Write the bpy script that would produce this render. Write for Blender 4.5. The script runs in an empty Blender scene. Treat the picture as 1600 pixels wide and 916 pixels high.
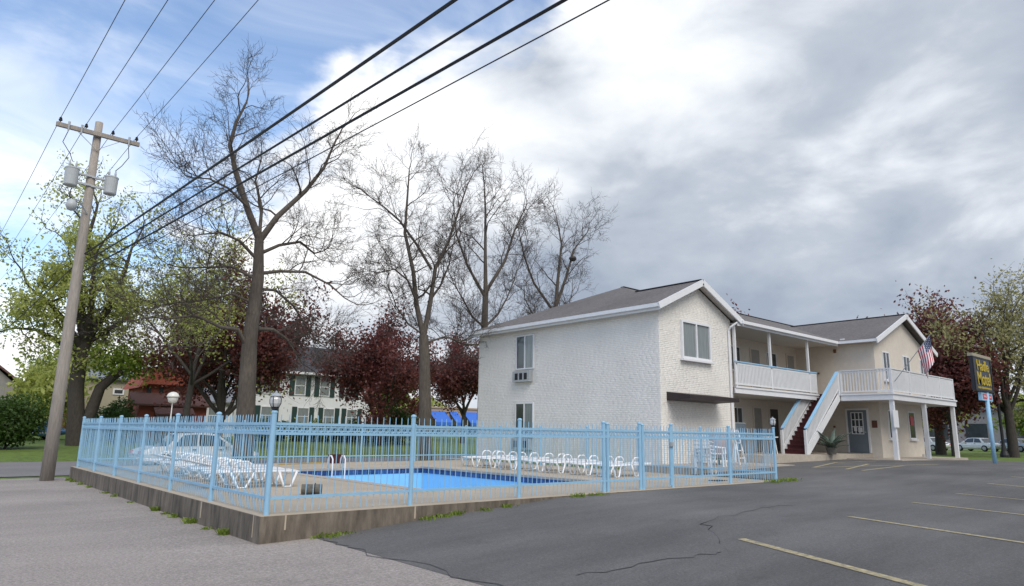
import bpy, math, random
import numpy as np
from mathutils import Vector, Matrix
R = math.radians
random.seed(7)

# ------------------------------------------------------------------ camera, sky, sun, exposure
scene = bpy.context.scene
COL = scene.collection
cam_d = bpy.data.cameras.new('camera'); cam = bpy.data.objects.new('camera', cam_d); COL.objects.link(cam)
scene.camera = cam
cam_d.sensor_width = 36.0; cam_d.lens = 36.0 * 1062.7 / 1600.0
cam_d.clip_start = 0.1; cam_d.clip_end = 6000
YAW, PITCH, ROLL = R(48.92), R(11.576), R(0.908)
fw = Vector((math.cos(YAW) * math.cos(PITCH), math.sin(YAW) * math.cos(PITCH), math.sin(PITCH)))
rt = Vector((math.sin(YAW), -math.cos(YAW), 0)); up = rt.cross(fw)
rt2 = math.cos(ROLL) * rt + math.sin(ROLL) * up; up2 = -math.sin(ROLL) * rt + math.cos(ROLL) * up
m = Matrix((rt2, up2, -fw)).transposed().to_4x4(); m.translation = Vector((-4.099, -10.01, 1.23))
cam.matrix_world = m

SUN_EL, SUN_DIR = R(48), Vector((-0.30, -0.954, 0))      # horizontal direction towards the sun
sd = bpy.data.lights.new('sun', 'SUN'); sun = bpy.data.objects.new('sun', sd); COL.objects.link(sun)
sd.energy = 1.2; sd.angle = R(35); sd.color = (1.0, 0.94, 0.85)
to_sun = Vector((SUN_DIR.x * math.cos(SUN_EL), SUN_DIR.y * math.cos(SUN_EL), math.sin(SUN_EL)))
sun.rotation_euler = to_sun.to_track_quat('Z', 'Y').to_euler(); sun.location = (0, -20, 40)

scene.view_settings.view_transform = 'Standard'; scene.view_settings.look = 'None'
scene.view_settings.exposure = 0.80; scene.view_settings.gamma = 1.0
scene.view_settings.use_curve_mapping = False

world = bpy.data.worlds.new('World'); scene.world = world; world.use_nodes = True
def build_world():
    nt = world.node_tree; nt.nodes.clear(); N = nt.nodes.new; L = nt.links.new
    def math_(op, a, b=None, clamp=False):
        n = N('ShaderNodeMath'); n.operation = op; n.use_clamp = clamp
        for i, v in enumerate((a, b)):
            if v is None: continue
            if isinstance(v, (int, float)): n.inputs[i].default_value = v
            else: L(v, n.inputs[i])
        return n.outputs[0]
    def rng(v, a, b, c=0.0, d=1.0, smooth=True):
        n = N('ShaderNodeMapRange'); n.interpolation_type = 'SMOOTHSTEP' if smooth else 'LINEAR'
        L(v, n.inputs[0])
        for i, q in enumerate((a, b, c, d)): n.inputs[1 + i].default_value = q
        return n.outputs[0]
    sky = N('ShaderNodeTexSky'); sky.sky_type = 'NISHITA'; sky.sun_disc = False
    sky.sun_elevation = SUN_EL; sky.sun_rotation = math.atan2(SUN_DIR.x, SUN_DIR.y)
    sky.air_density = 1.0; sky.dust_density = 1.2; sky.ozone_density = 1.5
    tc = N('ShaderNodeTexCoord'); sep = N('ShaderNodeSeparateXYZ'); L(tc.outputs['Generated'], sep.inputs[0])
    zc = math_('MAXIMUM', sep.outputs[2], 0.0)
    den = math_('ADD', zc, 0.16)
    comb = N('ShaderNodeCombineXYZ')
    L(math_('DIVIDE', sep.outputs[0], den), comb.inputs[0]); L(math_('DIVIDE', sep.outputs[1], den), comb.inputs[1])
    puff = N('ShaderNodeCombineXYZ')                  # billows: direction with the vertical slightly stretched, so puffs stay round-topped
    den2 = math_('ADD', zc, 0.75)
    L(math_('DIVIDE', sep.outputs[0], den2), puff.inputs[0]); L(math_('DIVIDE', sep.outputs[1], den2), puff.inputs[1]); L(math_('MULTIPLY', zc, 1.5), puff.inputs[2])
    def noise(scale, detail, rough, off, dist=0.0, src=None):
        mp = N('ShaderNodeMapping'); mp.inputs['Location'].default_value = off
        L((src or comb).outputs[0], mp.inputs[0])
        n = N('ShaderNodeTexNoise'); n.inputs['Scale'].default_value = scale; n.inputs['Detail'].default_value = detail
        n.inputs['Roughness'].default_value = rough; n.inputs['Distortion'].default_value = dist
        L(mp.outputs[0], n.inputs['Vector']); return n.outputs[0]
    big = noise(0.75, 8, 0.55, (3.1, 1.7, 0), 0.3)
    bil = noise(4.6, 10, 0.53, (0.4, 5.2, 2.0), 0.35, puff)
    mid = noise(2.3, 6, 0.5, (4.4, 1.2, 3.0), 0.4, puff)
    wisp = noise(1.3, 6, 0.6, (8.3, 2.2, 1.0), 0.8)
    # the cloud bank lies to the south-east (+x -y); the north-west is clear overhead and hazy low down
    front = math_('ADD', math_('MULTIPLY', sep.outputs[0], 0.754), math_('MULTIPLY', sep.outputs[1], -0.657))
    c = math_('ADD', front, 0.24)
    c = math_('SUBTRACT', c, math_('MULTIPLY', math_('SUBTRACT', zc, 0.42), 1.25))
    c = math_('ADD', c, math_('MULTIPLY', math_('SUBTRACT', big, 0.5), 0.9))
    c = math_('ADD', c, math_('MULTIPLY', math_('SUBTRACT', bil, 0.5), 0.65))
    cover = rng(c, -0.05, 0.07)
    haze = math_('MULTIPLY', rng(wisp, 0.40, 0.72), rng(zc, 0.75, 0.15, 0.25, 1.0))
    haze = math_('MAXIMUM', haze, rng(zc, 0.22, 0.02, 0.0, 0.75))
    # brightness of the bank: bright rims, grey bellies
    thick = rng(c, 0.05, 0.75)
    lum = math_('ADD', math_('MULTIPLY', bil, 1.55), math_('MULTIPLY', mid, 1.35))
    lum = math_('SUBTRACT', lum, 0.42)
    lum = math_('SUBTRACT', lum, math_('MULTIPLY', thick, 0.46))
    ramp = N('ShaderNodeValToRGB'); L(rng(lum, 0.36, 1.20, smooth=False), ramp.inputs[0])
    el = ramp.color_ramp.elements
    el[0].position = 0.0; el[0].color = (0.235, 0.275, 0.34, 1)
    el[1].position = 1.0; el[1].color = (0.77, 0.77, 0.77, 1)
    e = el.new(0.35); e.color = (0.34, 0.375, 0.43, 1)
    e = el.new(0.65); e.color = (0.56, 0.585, 0.62, 1)
    def mixc(f, a, b):
        n = N('ShaderNodeMix'); n.data_type = 'RGBA'; L(f, n.inputs[0])
        for s, v in ((6, a), (7, b)):
            if isinstance(v, tuple): n.inputs[s].default_value = v
            else: L(v, n.inputs[s])
        return n.outputs[2]
    def scale(col, k):
        n = N('ShaderNodeVectorMath'); n.operation = 'SCALE'; L(col, n.inputs[0]); n.inputs[3].default_value = k; return n.outputs[0]
    base = scale(sky.outputs[0], 1.6)
    hz = mixc(haze, base, (8.2, 8.4, 8.7, 1))
    full = mixc(cover, hz, scale(ramp.outputs[0], 10.6))
    bg = N('ShaderNodeBackground'); bg.inputs[1].default_value = 0.088; L(full, bg.inputs[0])
    out = N('ShaderNodeOutputWorld'); L(bg.outputs[0], out.inputs[0])
build_world()

# ------------------------------------------------------------------ materials
MATS = {}
def mat(name, col, rough=0.8, var=0.0, vscale=4.0, col2=None, bump=0.0, bscale=60.0, metal=0.0, spec=0.4, trans=None,
        detail=6, stretch=None, var2=0.0, v2scale=0.4, coat=0.0):
    if name in MATS: return MATS[name]
    mt = bpy.data.materials.new(name); mt.use_nodes = True; nt = mt.node_tree; b = nt.nodes['Principled BSDF']
    N = nt.nodes.new; L = nt.links.new
    b.inputs['Roughness'].default_value = rough; b.inputs['Metallic'].default_value = metal
    b.inputs['Specular IOR Level'].default_value = spec; b.inputs['Coat Weight'].default_value = coat
    geo = N('ShaderNodeNewGeometry'); vec = geo.outputs['Position']
    if stretch:
        mp = N('ShaderNodeMapping'); mp.inputs['Scale'].default_value = stretch; L(vec, mp.inputs[0]); vec = mp.outputs[0]
    c4 = (*col, 1)
    b.inputs['Base Color'].default_value = c4
    if var > 0 or col2:
        n = N('ShaderNodeTexNoise'); n.inputs['Scale'].default_value = vscale; n.inputs['Detail'].default_value = detail
        n.inputs['Roughness'].default_value = 0.65; L(vec, n.inputs['Vector'])
        r = N('ShaderNodeMapRange'); L(n.outputs[0], r.inputs[0]); r.inputs[1].default_value = 0.3; r.inputs[2].default_value = 0.7
        mx = N('ShaderNodeMix'); mx.data_type = 'RGBA'; L(r.outputs[0], mx.inputs[0])
        a2 = col2 if col2 else tuple(min(1, q * (1 + var)) for q in col)
        a1 = col if col2 else tuple(q * (1 - var) for q in col)
        mx.inputs[6].default_value = (*a1, 1); mx.inputs[7].default_value = (*a2, 1)
        res = mx.outputs[2]
        if var2 > 0:
            n2 = N('ShaderNodeTexNoise'); n2.inputs['Scale'].default_value = v2scale; n2.inputs['Detail'].default_value = 5
            L(geo.outputs['Position'], n2.inputs['Vector'])
            r2 = N('ShaderNodeMapRange'); L(n2.outputs[0], r2.inputs[0]); r2.inputs[1].default_value = 0.3; r2.inputs[2].default_value = 0.7
            r2.inputs[3].default_value = 1 - var2; r2.inputs[4].default_value = 1 + var2
            vm = N('ShaderNodeVectorMath'); vm.operation = 'SCALE'; L(res, vm.inputs[0]); L(r2.outputs[0], vm.inputs[3]); res = vm.outputs[0]
        L(res, b.inputs['Base Color'])
    if bump > 0:
        n = N('ShaderNodeTexNoise'); n.inputs['Scale'].default_value = bscale; n.inputs['Detail'].default_value = 4; L(vec, n.inputs['Vector'])
        bp = N('ShaderNodeBump'); bp.inputs['Strength'].default_value = bump; bp.inputs['Distance'].default_value = 0.02
        L(n.outputs[0], bp.inputs['Height']); L(bp.outputs[0], b.inputs['Normal'])
    if trans:
        t = N('ShaderNodeBsdfTranslucent'); t.inputs[0].default_value = (*trans, 1)
        ms = N('ShaderNodeMixShader'); ms.inputs[0].default_value = 0.4
        L(b.outputs[0], ms.inputs[1]); L(t.outputs[0], ms.inputs[2]); L(ms.outputs[0], nt.nodes['Material Output'].inputs[0])
    MATS[name] = mt; return mt

M = dict(
    asphalt=mat('asphalt_new', (0.116, 0.111, 0.106), 0.85, 0.22, 30, bump=0.35, bscale=120, var2=0.22, v2scale=0.22),
    apron=mat('asphalt_old', (0.310, 0.274, 0.247), 0.9, 0.3, 26, bump=0.5, bscale=90, var2=0.10, v2scale=0.3),
    street=mat('street_asphalt', (0.20, 0.185, 0.18), 0.9, 0.15, 12, bump=0.2, var2=0.1),
    grass=mat('grass', (0.105, 0.155, 0.026), 0.9, 0.4, 3.0, bump=0.6, bscale=14, var2=0.25, v2scale=0.12),
    deck=mat('deck_concrete', (0.44, 0.37, 0.28), 0.85, 0.08, 14, bump=0.1, bscale=150, var2=0.10, v2scale=0.7),
    walk=mat('walk_concrete', (0.40, 0.35, 0.29), 0.85, 0.12, 6, bump=0.1, var2=0.1),
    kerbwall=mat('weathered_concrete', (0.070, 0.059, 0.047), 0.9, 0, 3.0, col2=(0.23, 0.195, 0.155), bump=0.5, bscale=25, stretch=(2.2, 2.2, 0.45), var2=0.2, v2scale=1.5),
    blue=mat('blue_paint', (0.28, 0.49, 0.66), 0.45, 0.06, 5, spec=0.4),
    blue2=mat('pale_blue_paint', (0.30, 0.53, 0.73), 0.5, 0.06, 5),
    white=mat('white_paint', (0.70, 0.71, 0.72), 0.5, 0.05, 3),
    trim=mat('trim_white', (0.74, 0.75, 0.77), 0.45, 0.04, 4),
    plastic=mat('white_plastic', (0.80, 0.81, 0.82), 0.35, 0.05, 6),
    brick=mat('painted_brick', (0.77, 0.745, 0.70), 0.75, 0.05, 9, bump=0.12, bscale=45, var2=0.05, v2scale=0.8),
    mortar=mat('painted_mortar', (0.68, 0.655, 0.61), 0.85, 0.06, 12, bump=0.3, bscale=80),
    stucco=mat('painted_wall', (0.62, 0.565, 0.49), 0.85, 0.06, 5, bump=0.35, bscale=40, var2=0.05),
    shingle=mat('roof_shingle', (0.155, 0.142, 0.135), 0.95, 0.28, 7, bump=0.6, bscale=30, stretch=(1, 1, 3), var2=0.12),
    soffit=mat('soffit', (0.52, 0.50, 0.47), 0.8),
    glass=mat('window_glass', (0.045, 0.055, 0.06), 0.06, 0.3, 1.2, spec=0.8),
    curtain=mat('curtain_glass', (0.20, 0.225, 0.225), 0.12, 0.3, 3.0, spec=0.7, stretch=(6, 6, 0.3)),
    dark=mat('dark_metal', (0.018, 0.018, 0.02), 0.5),
    awning=mat('brown_awning', (0.030, 0.020, 0.020), 0.6, 0.2, 8),
    door=mat('grey_door', (0.16, 0.19, 0.215), 0.55, 0.06, 4),
    pdoor=mat('beige_door', (0.30, 0.29, 0.27), 0.6, 0.06, 4),
    ddoor=mat('dark_door', (0.05, 0.04, 0.04), 0.5),
    stair=mat('red_stair', (0.075, 0.017, 0.018), 0.85, 0.2, 10),
    metal=mat('grey_metal', (0.42, 0.44, 0.45), 0.4, 0.08, 6, metal=0.3),
    tank=mat('grey_tank', (0.42, 0.45, 0.46), 0.45, 0.05, 4),
    wood=mat('pole_wood', (0.33, 0.295, 0.26), 0.9, 0.25, 8, bump=0.4, bscale=30, stretch=(5, 5, 0.35), var2=0.1),
    bark=mat('bark_grey', (0.095, 0.080, 0.066), 0.95, 0.3, 8, bump=0.9, bscale=16, stretch=(2, 2, 0.5), var2=0.2, v2scale=1.2),
    bark2=mat('bark_dark', (0.062, 0.053, 0.046), 0.95, 0.3, 8, bump=0.9, bscale=16, stretch=(2, 2, 0.5)),
    twig=mat('twig', (0.085, 0.070, 0.060), 0.95),
    lred=mat('leaf_red', (0.150, 0.056, 0.050), 0.5, 0.5, 1.6, trans=(0.24, 0.062, 0.050)),
    lyel=mat('leaf_spring', (0.37, 0.40, 0.115), 0.55, 0.3, 1.5, trans=(0.58, 0.62, 0.16)),
    lyel2=mat('leaf_pale', (0.33, 0.31, 0.14), 0.6, 0.3, 1.5, trans=(0.42, 0.39, 0.16)),
    lgrn=mat('leaf_green', (0.058, 0.105, 0.024), 0.55, 0.45, 1.5, trans=(0.10, 0.18, 0.03)),
    llime=mat('leaf_lime', (0.19, 0.26, 0.04), 0.55, 0.35, 1.2, trans=(0.28, 0.38, 0.05)),
    pool=mat('pool_paint', (0.27, 0.60, 0.90), 0.5, 0.05, 2),
    tile=mat('blue_tile', (0.045, 0.10, 0.26), 0.2, 0.3, 4, spec=0.6),
    tile2=mat('blue_tile_dark', (0.03, 0.06, 0.17), 0.2, 0.3, 4, spec=0.6),
    yellow=mat('yellow_line', (0.52, 0.43, 0.23), 0.85, 0, 16, col2=(0.15, 0.14, 0.12), detail=9),
    black=mat('black_rubber', (0.015, 0.015, 0.016), 0.7),
    silver=mat('silver_paint', (0.50, 0.53, 0.56), 0.3, 0.02, 1, metal=0.2, coat=0.5),
    carwhite=mat('white_car_paint', (0.75, 0.76, 0.77), 0.3, coat=0.5),
    carblue=mat('blue_car_paint', (0.10, 0.22, 0.42), 0.35, coat=0.4),
    lampg=mat('frosted_glass', (0.72, 0.70, 0.64), 0.3),
    clearg=mat('lantern_glass', (0.50, 0.52, 0.53), 0.12, spec=0.7),
    redwall=mat('red_siding', (0.30, 0.085, 0.060), 0.85, 0.12, 5),
    redroof=mat('red_roof', (0.38, 0.105, 0.070), 0.9, 0.15, 5),
    brownroof=mat('brown_roof', (0.14, 0.075, 0.066), 0.9, 0.15, 5),
    beige=mat('beige_siding', (0.36, 0.325, 0.24), 0.85, 0.05, 4),
    greyroof=mat('grey_roof', (0.20, 0.215, 0.235), 0.9, 0.1, 4),
    darkroof=mat('dark_roof', (0.055, 0.056, 0.062), 0.9, 0.15, 4),
    shutter=mat('green_shutter', (0.018, 0.045, 0.040), 0.6),
    orange=mat('ochre_wall', (0.30, 0.16, 0.055), 0.85, 0.1, 4),
    awnblue=mat('blue_awning', (0.045, 0.16, 0.60), 0.6, 0.06, 3),
    tan=mat('tan_wall', (0.42, 0.31, 0.23), 0.85, 0.06, 4),
    greyside=mat('grey_siding', (0.27, 0.255, 0.25), 0.9, 0.1, 3),
    signblk=mat('sign_black', (0.012, 0.012, 0.022), 0.35),
    signyel=mat('sign_yellow', (0.48, 0.36, 0.03), 0.5),
    signtan=mat('sign_top', (0.33, 0.30, 0.22), 0.7),
    signred=mat('sign_red', (0.52, 0.07, 0.08), 0.5),
    pink=mat('sign_pink', (0.75, 0.45, 0.45), 0.5),
    cover=mat('mauve_cover', (0.34, 0.30, 0.31), 0.8, 0.1, 3),
    cabinet=mat('blue_grey_cabinet', (0.15, 0.19, 0.23), 0.5, 0.08, 2),
    yellowpole=mat('yellow_pole', (0.45, 0.32, 0.06), 0.5),
    stone=mat('grey_stone', (0.13, 0.125, 0.11), 0.9, 0.35, 10, bump=0.6, bscale=20),
    crimson=mat('dark_red_plastic', (0.06, 0.012, 0.014), 0.5),
    brass=mat('brown_box', (0.17, 0.075, 0.035), 0.6),
    plaque=mat('brown_plaque', (0.13, 0.055, 0.035), 0.6),
    agave=mat('agave_leaf', (0.10, 0.135, 0.105), 0.55, 0.25, 4),
    hill=mat('hill_woods', (0.060, 0.105, 0.040), 0.95, 0.4, 0.05),
)

def enrich_asphalt(mt, speck, streak):
    nt = mt.node_tree; N = nt.nodes.new; L = nt.links.new; b = nt.nodes['Principled BSDF']
    src = b.inputs['Base Color'].links[0].from_socket; geo = N('ShaderNodeNewGeometry')
    def nz(scale, detail, st, a, b_, c, d):
        mp = N('ShaderNodeMapping'); mp.inputs['Scale'].default_value = st; L(geo.outputs['Position'], mp.inputs[0])
        n = N('ShaderNodeTexNoise'); n.inputs['Scale'].default_value = scale; n.inputs['Detail'].default_value = detail; n.inputs['Roughness'].default_value = 0.7; L(mp.outputs[0], n.inputs['Vector'])
        r = N('ShaderNodeMapRange'); L(n.outputs[0], r.inputs[0])
        for i, q in enumerate((a, b_, c, d)): r.inputs[1 + i].default_value = q
        return r.outputs[0]
    f = nz(55, 3, (1, 1, 1), 0.3, 0.7, 1 - speck, 1 + speck)            # aggregate
    g = nz(0.5, 6, (0.35, 1.6, 1), 0.35, 0.68, 1 - streak, 1 + streak)  # tyre-worn streaks along the lane
    h = nz(1.1, 4, (1, 1, 1), 0.60, 0.74, 1.0, 0.80)                    # oil stains
    for q in (f, g, h):
        v = N('ShaderNodeVectorMath'); v.operation = 'SCALE'; L(src, v.inputs[0]); L(q, v.inputs[3]); src = v.outputs[0]
    L(src, b.inputs['Base Color'])
enrich_asphalt(M['asphalt'], 0.28, 0.20); enrich_asphalt(M['apron'], 0.30, 0.10)
def courses(mt, pitch, amt):
    nt = mt.node_tree; N = nt.nodes.new; L = nt.links.new; b = nt.nodes['Principled BSDF']
    src = b.inputs['Base Color'].links[0].from_socket; geo = N('ShaderNodeNewGeometry'); sp = N('ShaderNodeSeparateXYZ'); L(geo.outputs['Position'], sp.inputs[0])
    m1 = N('ShaderNodeMath'); m1.operation = 'MULTIPLY'; L(sp.outputs[2], m1.inputs[0]); m1.inputs[1].default_value = 1 / pitch
    fr_ = N('ShaderNodeMath'); fr_.operation = 'FRACT'; L(m1.outputs[0], fr_.inputs[0])
    r = N('ShaderNodeMapRange'); L(fr_.outputs[0], r.inputs[0]); r.inputs[1].default_value = 0.0; r.inputs[2].default_value = 0.35; r.inputs[3].default_value = 1 - amt; r.inputs[4].default_value = 1.0
    v = N('ShaderNodeVectorMath'); v.operation = 'SCALE'; L(src, v.inputs[0]); L(r.outputs[0], v.inputs[3]); L(v.outputs[0], b.inputs['Base Color'])
courses(M['shingle'], 0.06, 0.25)

# ------------------------------------------------------------------ mesh helpers
ORG = {}
def tag(o, label=None, cat=None, group=None, kind=None):
    if label: o['label'] = label
    if cat: o['category'] = cat
    if group: o['group'] = group
    if kind: o['kind'] = kind
    return o
def thing(name, loc, label, cat, group=None, rz=0.0):
    o = bpy.data.objects.new(name, None); COL.objects.link(o); o.location = loc; o.rotation_euler = (0, 0, rz)
    o.empty_display_size = 0.2
    ORG[o] = Vector(loc); return tag(o, label, cat, group)

class MB:
    def __init__(s): s.v = []; s.f = []
    def add(s, vs, fs):
        k = len(s.v); s.v.extend([tuple(p) for p in vs]); s.f.extend([tuple(i + k for i in f) for f in fs]); return s
    def box(s, x0, x1, y0, y1, z0, z1):
        return s.add([(x0, y0, z0), (x1, y0, z0), (x1, y1, z0), (x0, y1, z0), (x0, y0, z1), (x1, y0, z1), (x1, y1, z1), (x0, y1, z1)],
                     [(0, 3, 2, 1), (4, 5, 6, 7), (0, 1, 5, 4), (1, 2, 6, 5), (2, 3, 7, 6), (3, 0, 4, 7)])
    def bar(s, a, b, w, h, upv=(0, 0, 1)):
        a = Vector(a); b = Vector(b); d = (b - a).normalized(); u = Vector(upv); side = d.cross(u)
        if side.length < 1e-4: side = d.cross(Vector((1, 0, 0)))
        side.normalize(); u = side.cross(d); p = []
        for c in (a, b):
            for i, j in ((-1, -1), (1, -1), (1, 1), (-1, 1)): p.append(c + side * (w / 2 * i) + u * (h / 2 * j))
        return s.add(p, [(0, 1, 2, 3), (7, 6, 5, 4), (0, 4, 5, 1), (1, 5, 6, 2), (2, 6, 7, 3), (3, 7, 4, 0)])
    def tube(s, pts, rs, n=8, caps=True, closed=False):
        pts = [Vector(p) for p in pts]; k = len(pts)
        if isinstance(rs, (int, float)): rs = [rs] * k
        rings = []; prev = None
        for i, p in enumerate(pts):
            if closed: d = pts[(i + 1) % k] - pts[i - 1]
            else: d = pts[min(i + 1, k - 1)] - pts[max(i - 1, 0)]
            if d.length < 1e-9: d = Vector((0, 0, 1))
            d.normalize()
            if prev is None:
                a = Vector((0, 0, 1)) if abs(d.z) < 0.9 else Vector((1, 0, 0)); u = d.cross(a).normalized()
            else:
                u = prev - d * prev.dot(d)
                u = u.normalized() if u.length > 1e-6 else d.cross(Vector((1, 0, 0))).normalized()
            prev = u; w = d.cross(u)
            rings.append([p + (u * math.cos(2 * math.pi * j / n) + w * math.sin(2 * math.pi * j / n)) * rs[i] for j in range(n)])
        vs = [q for r in rings for q in r]; fs = []
        for i in range(k if closed else k - 1):
            i2 = (i + 1) % k
            for j in range(n): fs.append((i * n + j, i * n + (j + 1) % n, i2 * n + (j + 1) % n, i2 * n + j))
        if caps and not closed: fs.append(tuple(range(n - 1, -1, -1))); fs.append(tuple((k - 1) * n + j for j in range(n)))
        return s.add(vs, fs)
    def lathe(s, prof, c, n=16, axis='z'):
        vs = []; fs = []
        for (r, h) in prof:
            for j in range(n):
                a = 2 * math.pi * j / n; x, y = r * math.cos(a), r * math.sin(a)
                if axis == 'z': vs.append((c[0] + x, c[1] + y, c[2] + h))
                elif axis == 'y': vs.append((c[0] + x, c[1] + h, c[2] + y))
                else: vs.append((c[0] + h, c[1] + x, c[2] + y))
        for i in range(len(prof) - 1):
            for j in range(n): fs.append((i * n + j, i * n + (j + 1) % n, (i + 1) * n + (j + 1) % n, (i + 1) * n + j))
        fs.append(tuple(range(n - 1, -1, -1))); fs.append(tuple((len(prof) - 1) * n + j for j in range(n)))
        return s.add(vs, fs)
    def prism(s, poly, axis, a, b):                # poly of 2-D points, extruded along an axis
        def P(p, t): return {'x': (t, p[0], p[1]), 'y': (p[0], t, p[1]), 'z': (p[0], p[1], t)}[axis]
        n = len(poly); vs = [P(p, a) for p in poly] + [P(p, b) for p in poly]
        fs = [tuple(range(n)), tuple(range(2 * n - 1, n - 1, -1))]
        fs += [(i, (i + 1) % n, n + (i + 1) % n, n + i) for i in range(n)]
        return s.add(vs, fs)
    def slab(s, poly3, t):                         # planar 3-D polygon thickened straight down
        n = len(poly3); vs = list(poly3) + [(p[0], p[1], p[2] - t) for p in poly3]
        fs = [tuple(range(n)), tuple(range(2 * n - 1, n - 1, -1))] + [(i, n + i, n + (i + 1) % n, (i + 1) % n) for i in range(n)]
        return s.add(vs, fs)
    def build(s, name, material, parent=None, origin=None, smooth=False, fix=True):
        o0 = ORG[parent] if parent is not None and parent in ORG else (Vector(origin) if origin is not None else Vector((0, 0, 0)))
        me = bpy.data.meshes.new(name)
        me.from_pydata([(p[0] - o0.x, p[1] - o0.y, p[2] - o0.z) for p in s.v], [], s.f)
        if fix:
            import bmesh
            b = bmesh.new(); b.from_mesh(me); bmesh.ops.recalc_face_normals(b, faces=b.faces); b.to_mesh(me); b.free()
        me.materials.append(material)
        if smooth: me.polygons.foreach_set('use_smooth', [True] * len(me.polygons))
        o = bpy.data.objects.new(name, me); COL.objects.link(o)
        if parent is not None: o.parent = parent; ORG[o] = ORG[parent]
        else: o.location = o0; ORG[o] = o0
        return o
def np_object(name, V, F, material, parent=None, origin=None, smooth=False):
    o0 = ORG[parent] if parent is not None else Vector(origin if origin is not None else (0, 0, 0))
    V = np.asarray(V, np.float32) - np.array(o0, np.float32); F = np.asarray(F, np.int32)
    me = bpy.data.meshes.new(name); k = F.shape[1]
    me.vertices.add(len(V)); me.vertices.foreach_set('co', V.ravel())
    me.loops.add(F.size); me.loops.foreach_set('vertex_index', F.ravel())
    me.polygons.add(len(F)); me.polygons.foreach_set('loop_start', np.arange(0, F.size, k, dtype=np.int32))
    me.polygons.foreach_set('loop_total', np.full(len(F), k, np.int32))
    if smooth: me.polygons.foreach_set('use_smooth', np.ones(len(F), bool))
    me.update(calc_edges=True); me.materials.append(material)
    o = bpy.data.objects.new(name, me); COL.objects.link(o)
    if parent is not None: o.parent = parent; ORG[o] = ORG[parent]
    else: o.location = o0; ORG[o] = o0
    return o
def inst(src, parent, loc, rot=(0, 0, 0), name=None):      # a further copy of a part's mesh, placed in its parent's space
    o = bpy.data.objects.new(name or src.name.split('.')[0], src.data); COL.objects.link(o)
    o.parent = parent; o.location = loc; o.rotation_euler = rot; return o
def copy_tree(o, parent=None):
    c = o.copy(); COL.objects.link(c); c.parent = parent
    for ch in o.children: copy_tree(ch, c)
    return c
def text_mesh(txt, size, depth=0.01):
    cu = bpy.data.curves.new('lettering', 'FONT'); cu.body = txt; cu.size = size; cu.extrude = depth
    cu.align_x = 'CENTER'; cu.align_y = 'CENTER'; cu.offset = size * 0.012
    t = bpy.data.objects.new('lettering', cu); COL.objects.link(t); bpy.context.view_layer.update()
    me = bpy.data.meshes.new_from_object(t.evaluated_get(bpy.context.evaluated_depsgraph_get()))
    bpy.data.objects.remove(t); return me

# ------------------------------------------------------------------ ground
GX = ([-200, -4, 0, 1, 2.4, 4.6, 5.8, 8.4, 14.6, 20, 28.8, 40, 70, 200], [-0.5, -0.40, -0.37, -0.34, -0.235, -0.105, -0.03, -0.012, -0.004, 0.15, 0.27, 0.14, 0.0, 0.0])
def ground(x, y):
    g = float(np.interp(x, *GX))
    if y < 3: g += 0.018 * max(y, -30) * min(1, max(0, (x - 12) / 12.0)) * 0.8
    back = float(np.interp(y, [12, 15, 17.4, 28, 28.6, 78, 400], [0, 0, 1, 1, 1, 1, 1]))
    b = float(np.interp(y, [12, 17.4, 28, 29, 78, 400], [-0.3, -0.42, -0.42, -0.30, 1.1, 1.6]))
    if x > 36: b = b + (0.0 - b) * min(1, (x - 36) / 25.0) if y < 30 else b
    return g * (1 - back) + b * back
OVER = [(-200, 0.7, -200, 16.4), (0.7, 200, -200, -0.3), (15.5, 36, -1, 6.5), (-300, 120, 17.6, 27.8), (0, 14.8, -0.2, 14.8), (16, 40, 4, 17)]
def heightfield(name, xs, ys, zf, material, kind='structure'):
    V = [(x, y, zf(x, y)) for y in ys for x in xs]; nx = len(xs)
    F = [(j * nx + i, j * nx + i + 1, (j + 1) * nx + i + 1, (j + 1) * nx + i) for j in range(len(ys) - 1) for i in range(nx - 1)]
    o = np_object(name, V, F, material, smooth=True); return tag(o, kind=kind)
def terr(x, y):
    z = ground(x, y)
    for a, b, c, d in OVER:
        if a < x < b and c < y < d:
            z = min(z, ground(x, y)) - 0.09
            break
    if 0.2 < x < 14.3 and 0.2 < y < 14.2: z = -3.2
    return z
xs = sorted(set([-4000, -2000, -900, -400, -200, -120, -80, -50] + list(np.arange(-30, 70.1, 1.0)) + [80, 100, 130, 180, 260, 400, 900, 2000, 4000]))
ys = sorted(set([-4000, -2000, -900, -400, -200, -100, -60] + list(np.arange(-35, 80.1, 1.0)) + [95, 120, 160, 220, 300, 400, 900, 2000, 4000]))
heightfield('ground', xs, ys, terr, M['grass'])
heightfield('parking_lot', [0.7, 1, 1.7, 2.4, 3.5, 4.6, 5.8, 7, 8.4, 11, 14.6] + list(np.arange(15.6, 70, 1.6)) + [80, 110, 160],
            [-160, -80, -40, -25, -15, -10, -6, -3, -1.5, -0.8, -0.1], lambda x, y: ground(x, y) + 0.006, M['asphalt'])
heightfield('forecourt', [14.9, 15.5, 16.5, 18, 20, 22, 24, 26, 28, 29.5, 31, 33, 35, 37, 39.5], [-0.1, 0.4, 1.2, 2.0, 3.0, 4.2, 5.2],
            lambda x, y: ground(x, y) + 0.006, M['asphalt'])
heightfield('driveway', [-160, -60, -25, -12, -6, -3, -1.5, -0.8, -0.26, 0.2, 0.7], [-160, -60, -30, -20, -14, -10, -7, -4.5, -2.5, -1.2, -0.1],
            lambda x, y: ground(x, y) + 0.003, M['apron'])
heightfield('side_driveway', [-160, -60, -25, -12, -6, -3, -1.5, -0.8, -0.1], [-0.1, 1, 3, 5, 8, 11, 13, 15.0, 15.9],
            lambda x, y: ground(x, y) + 0.003, M['apron'])
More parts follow.
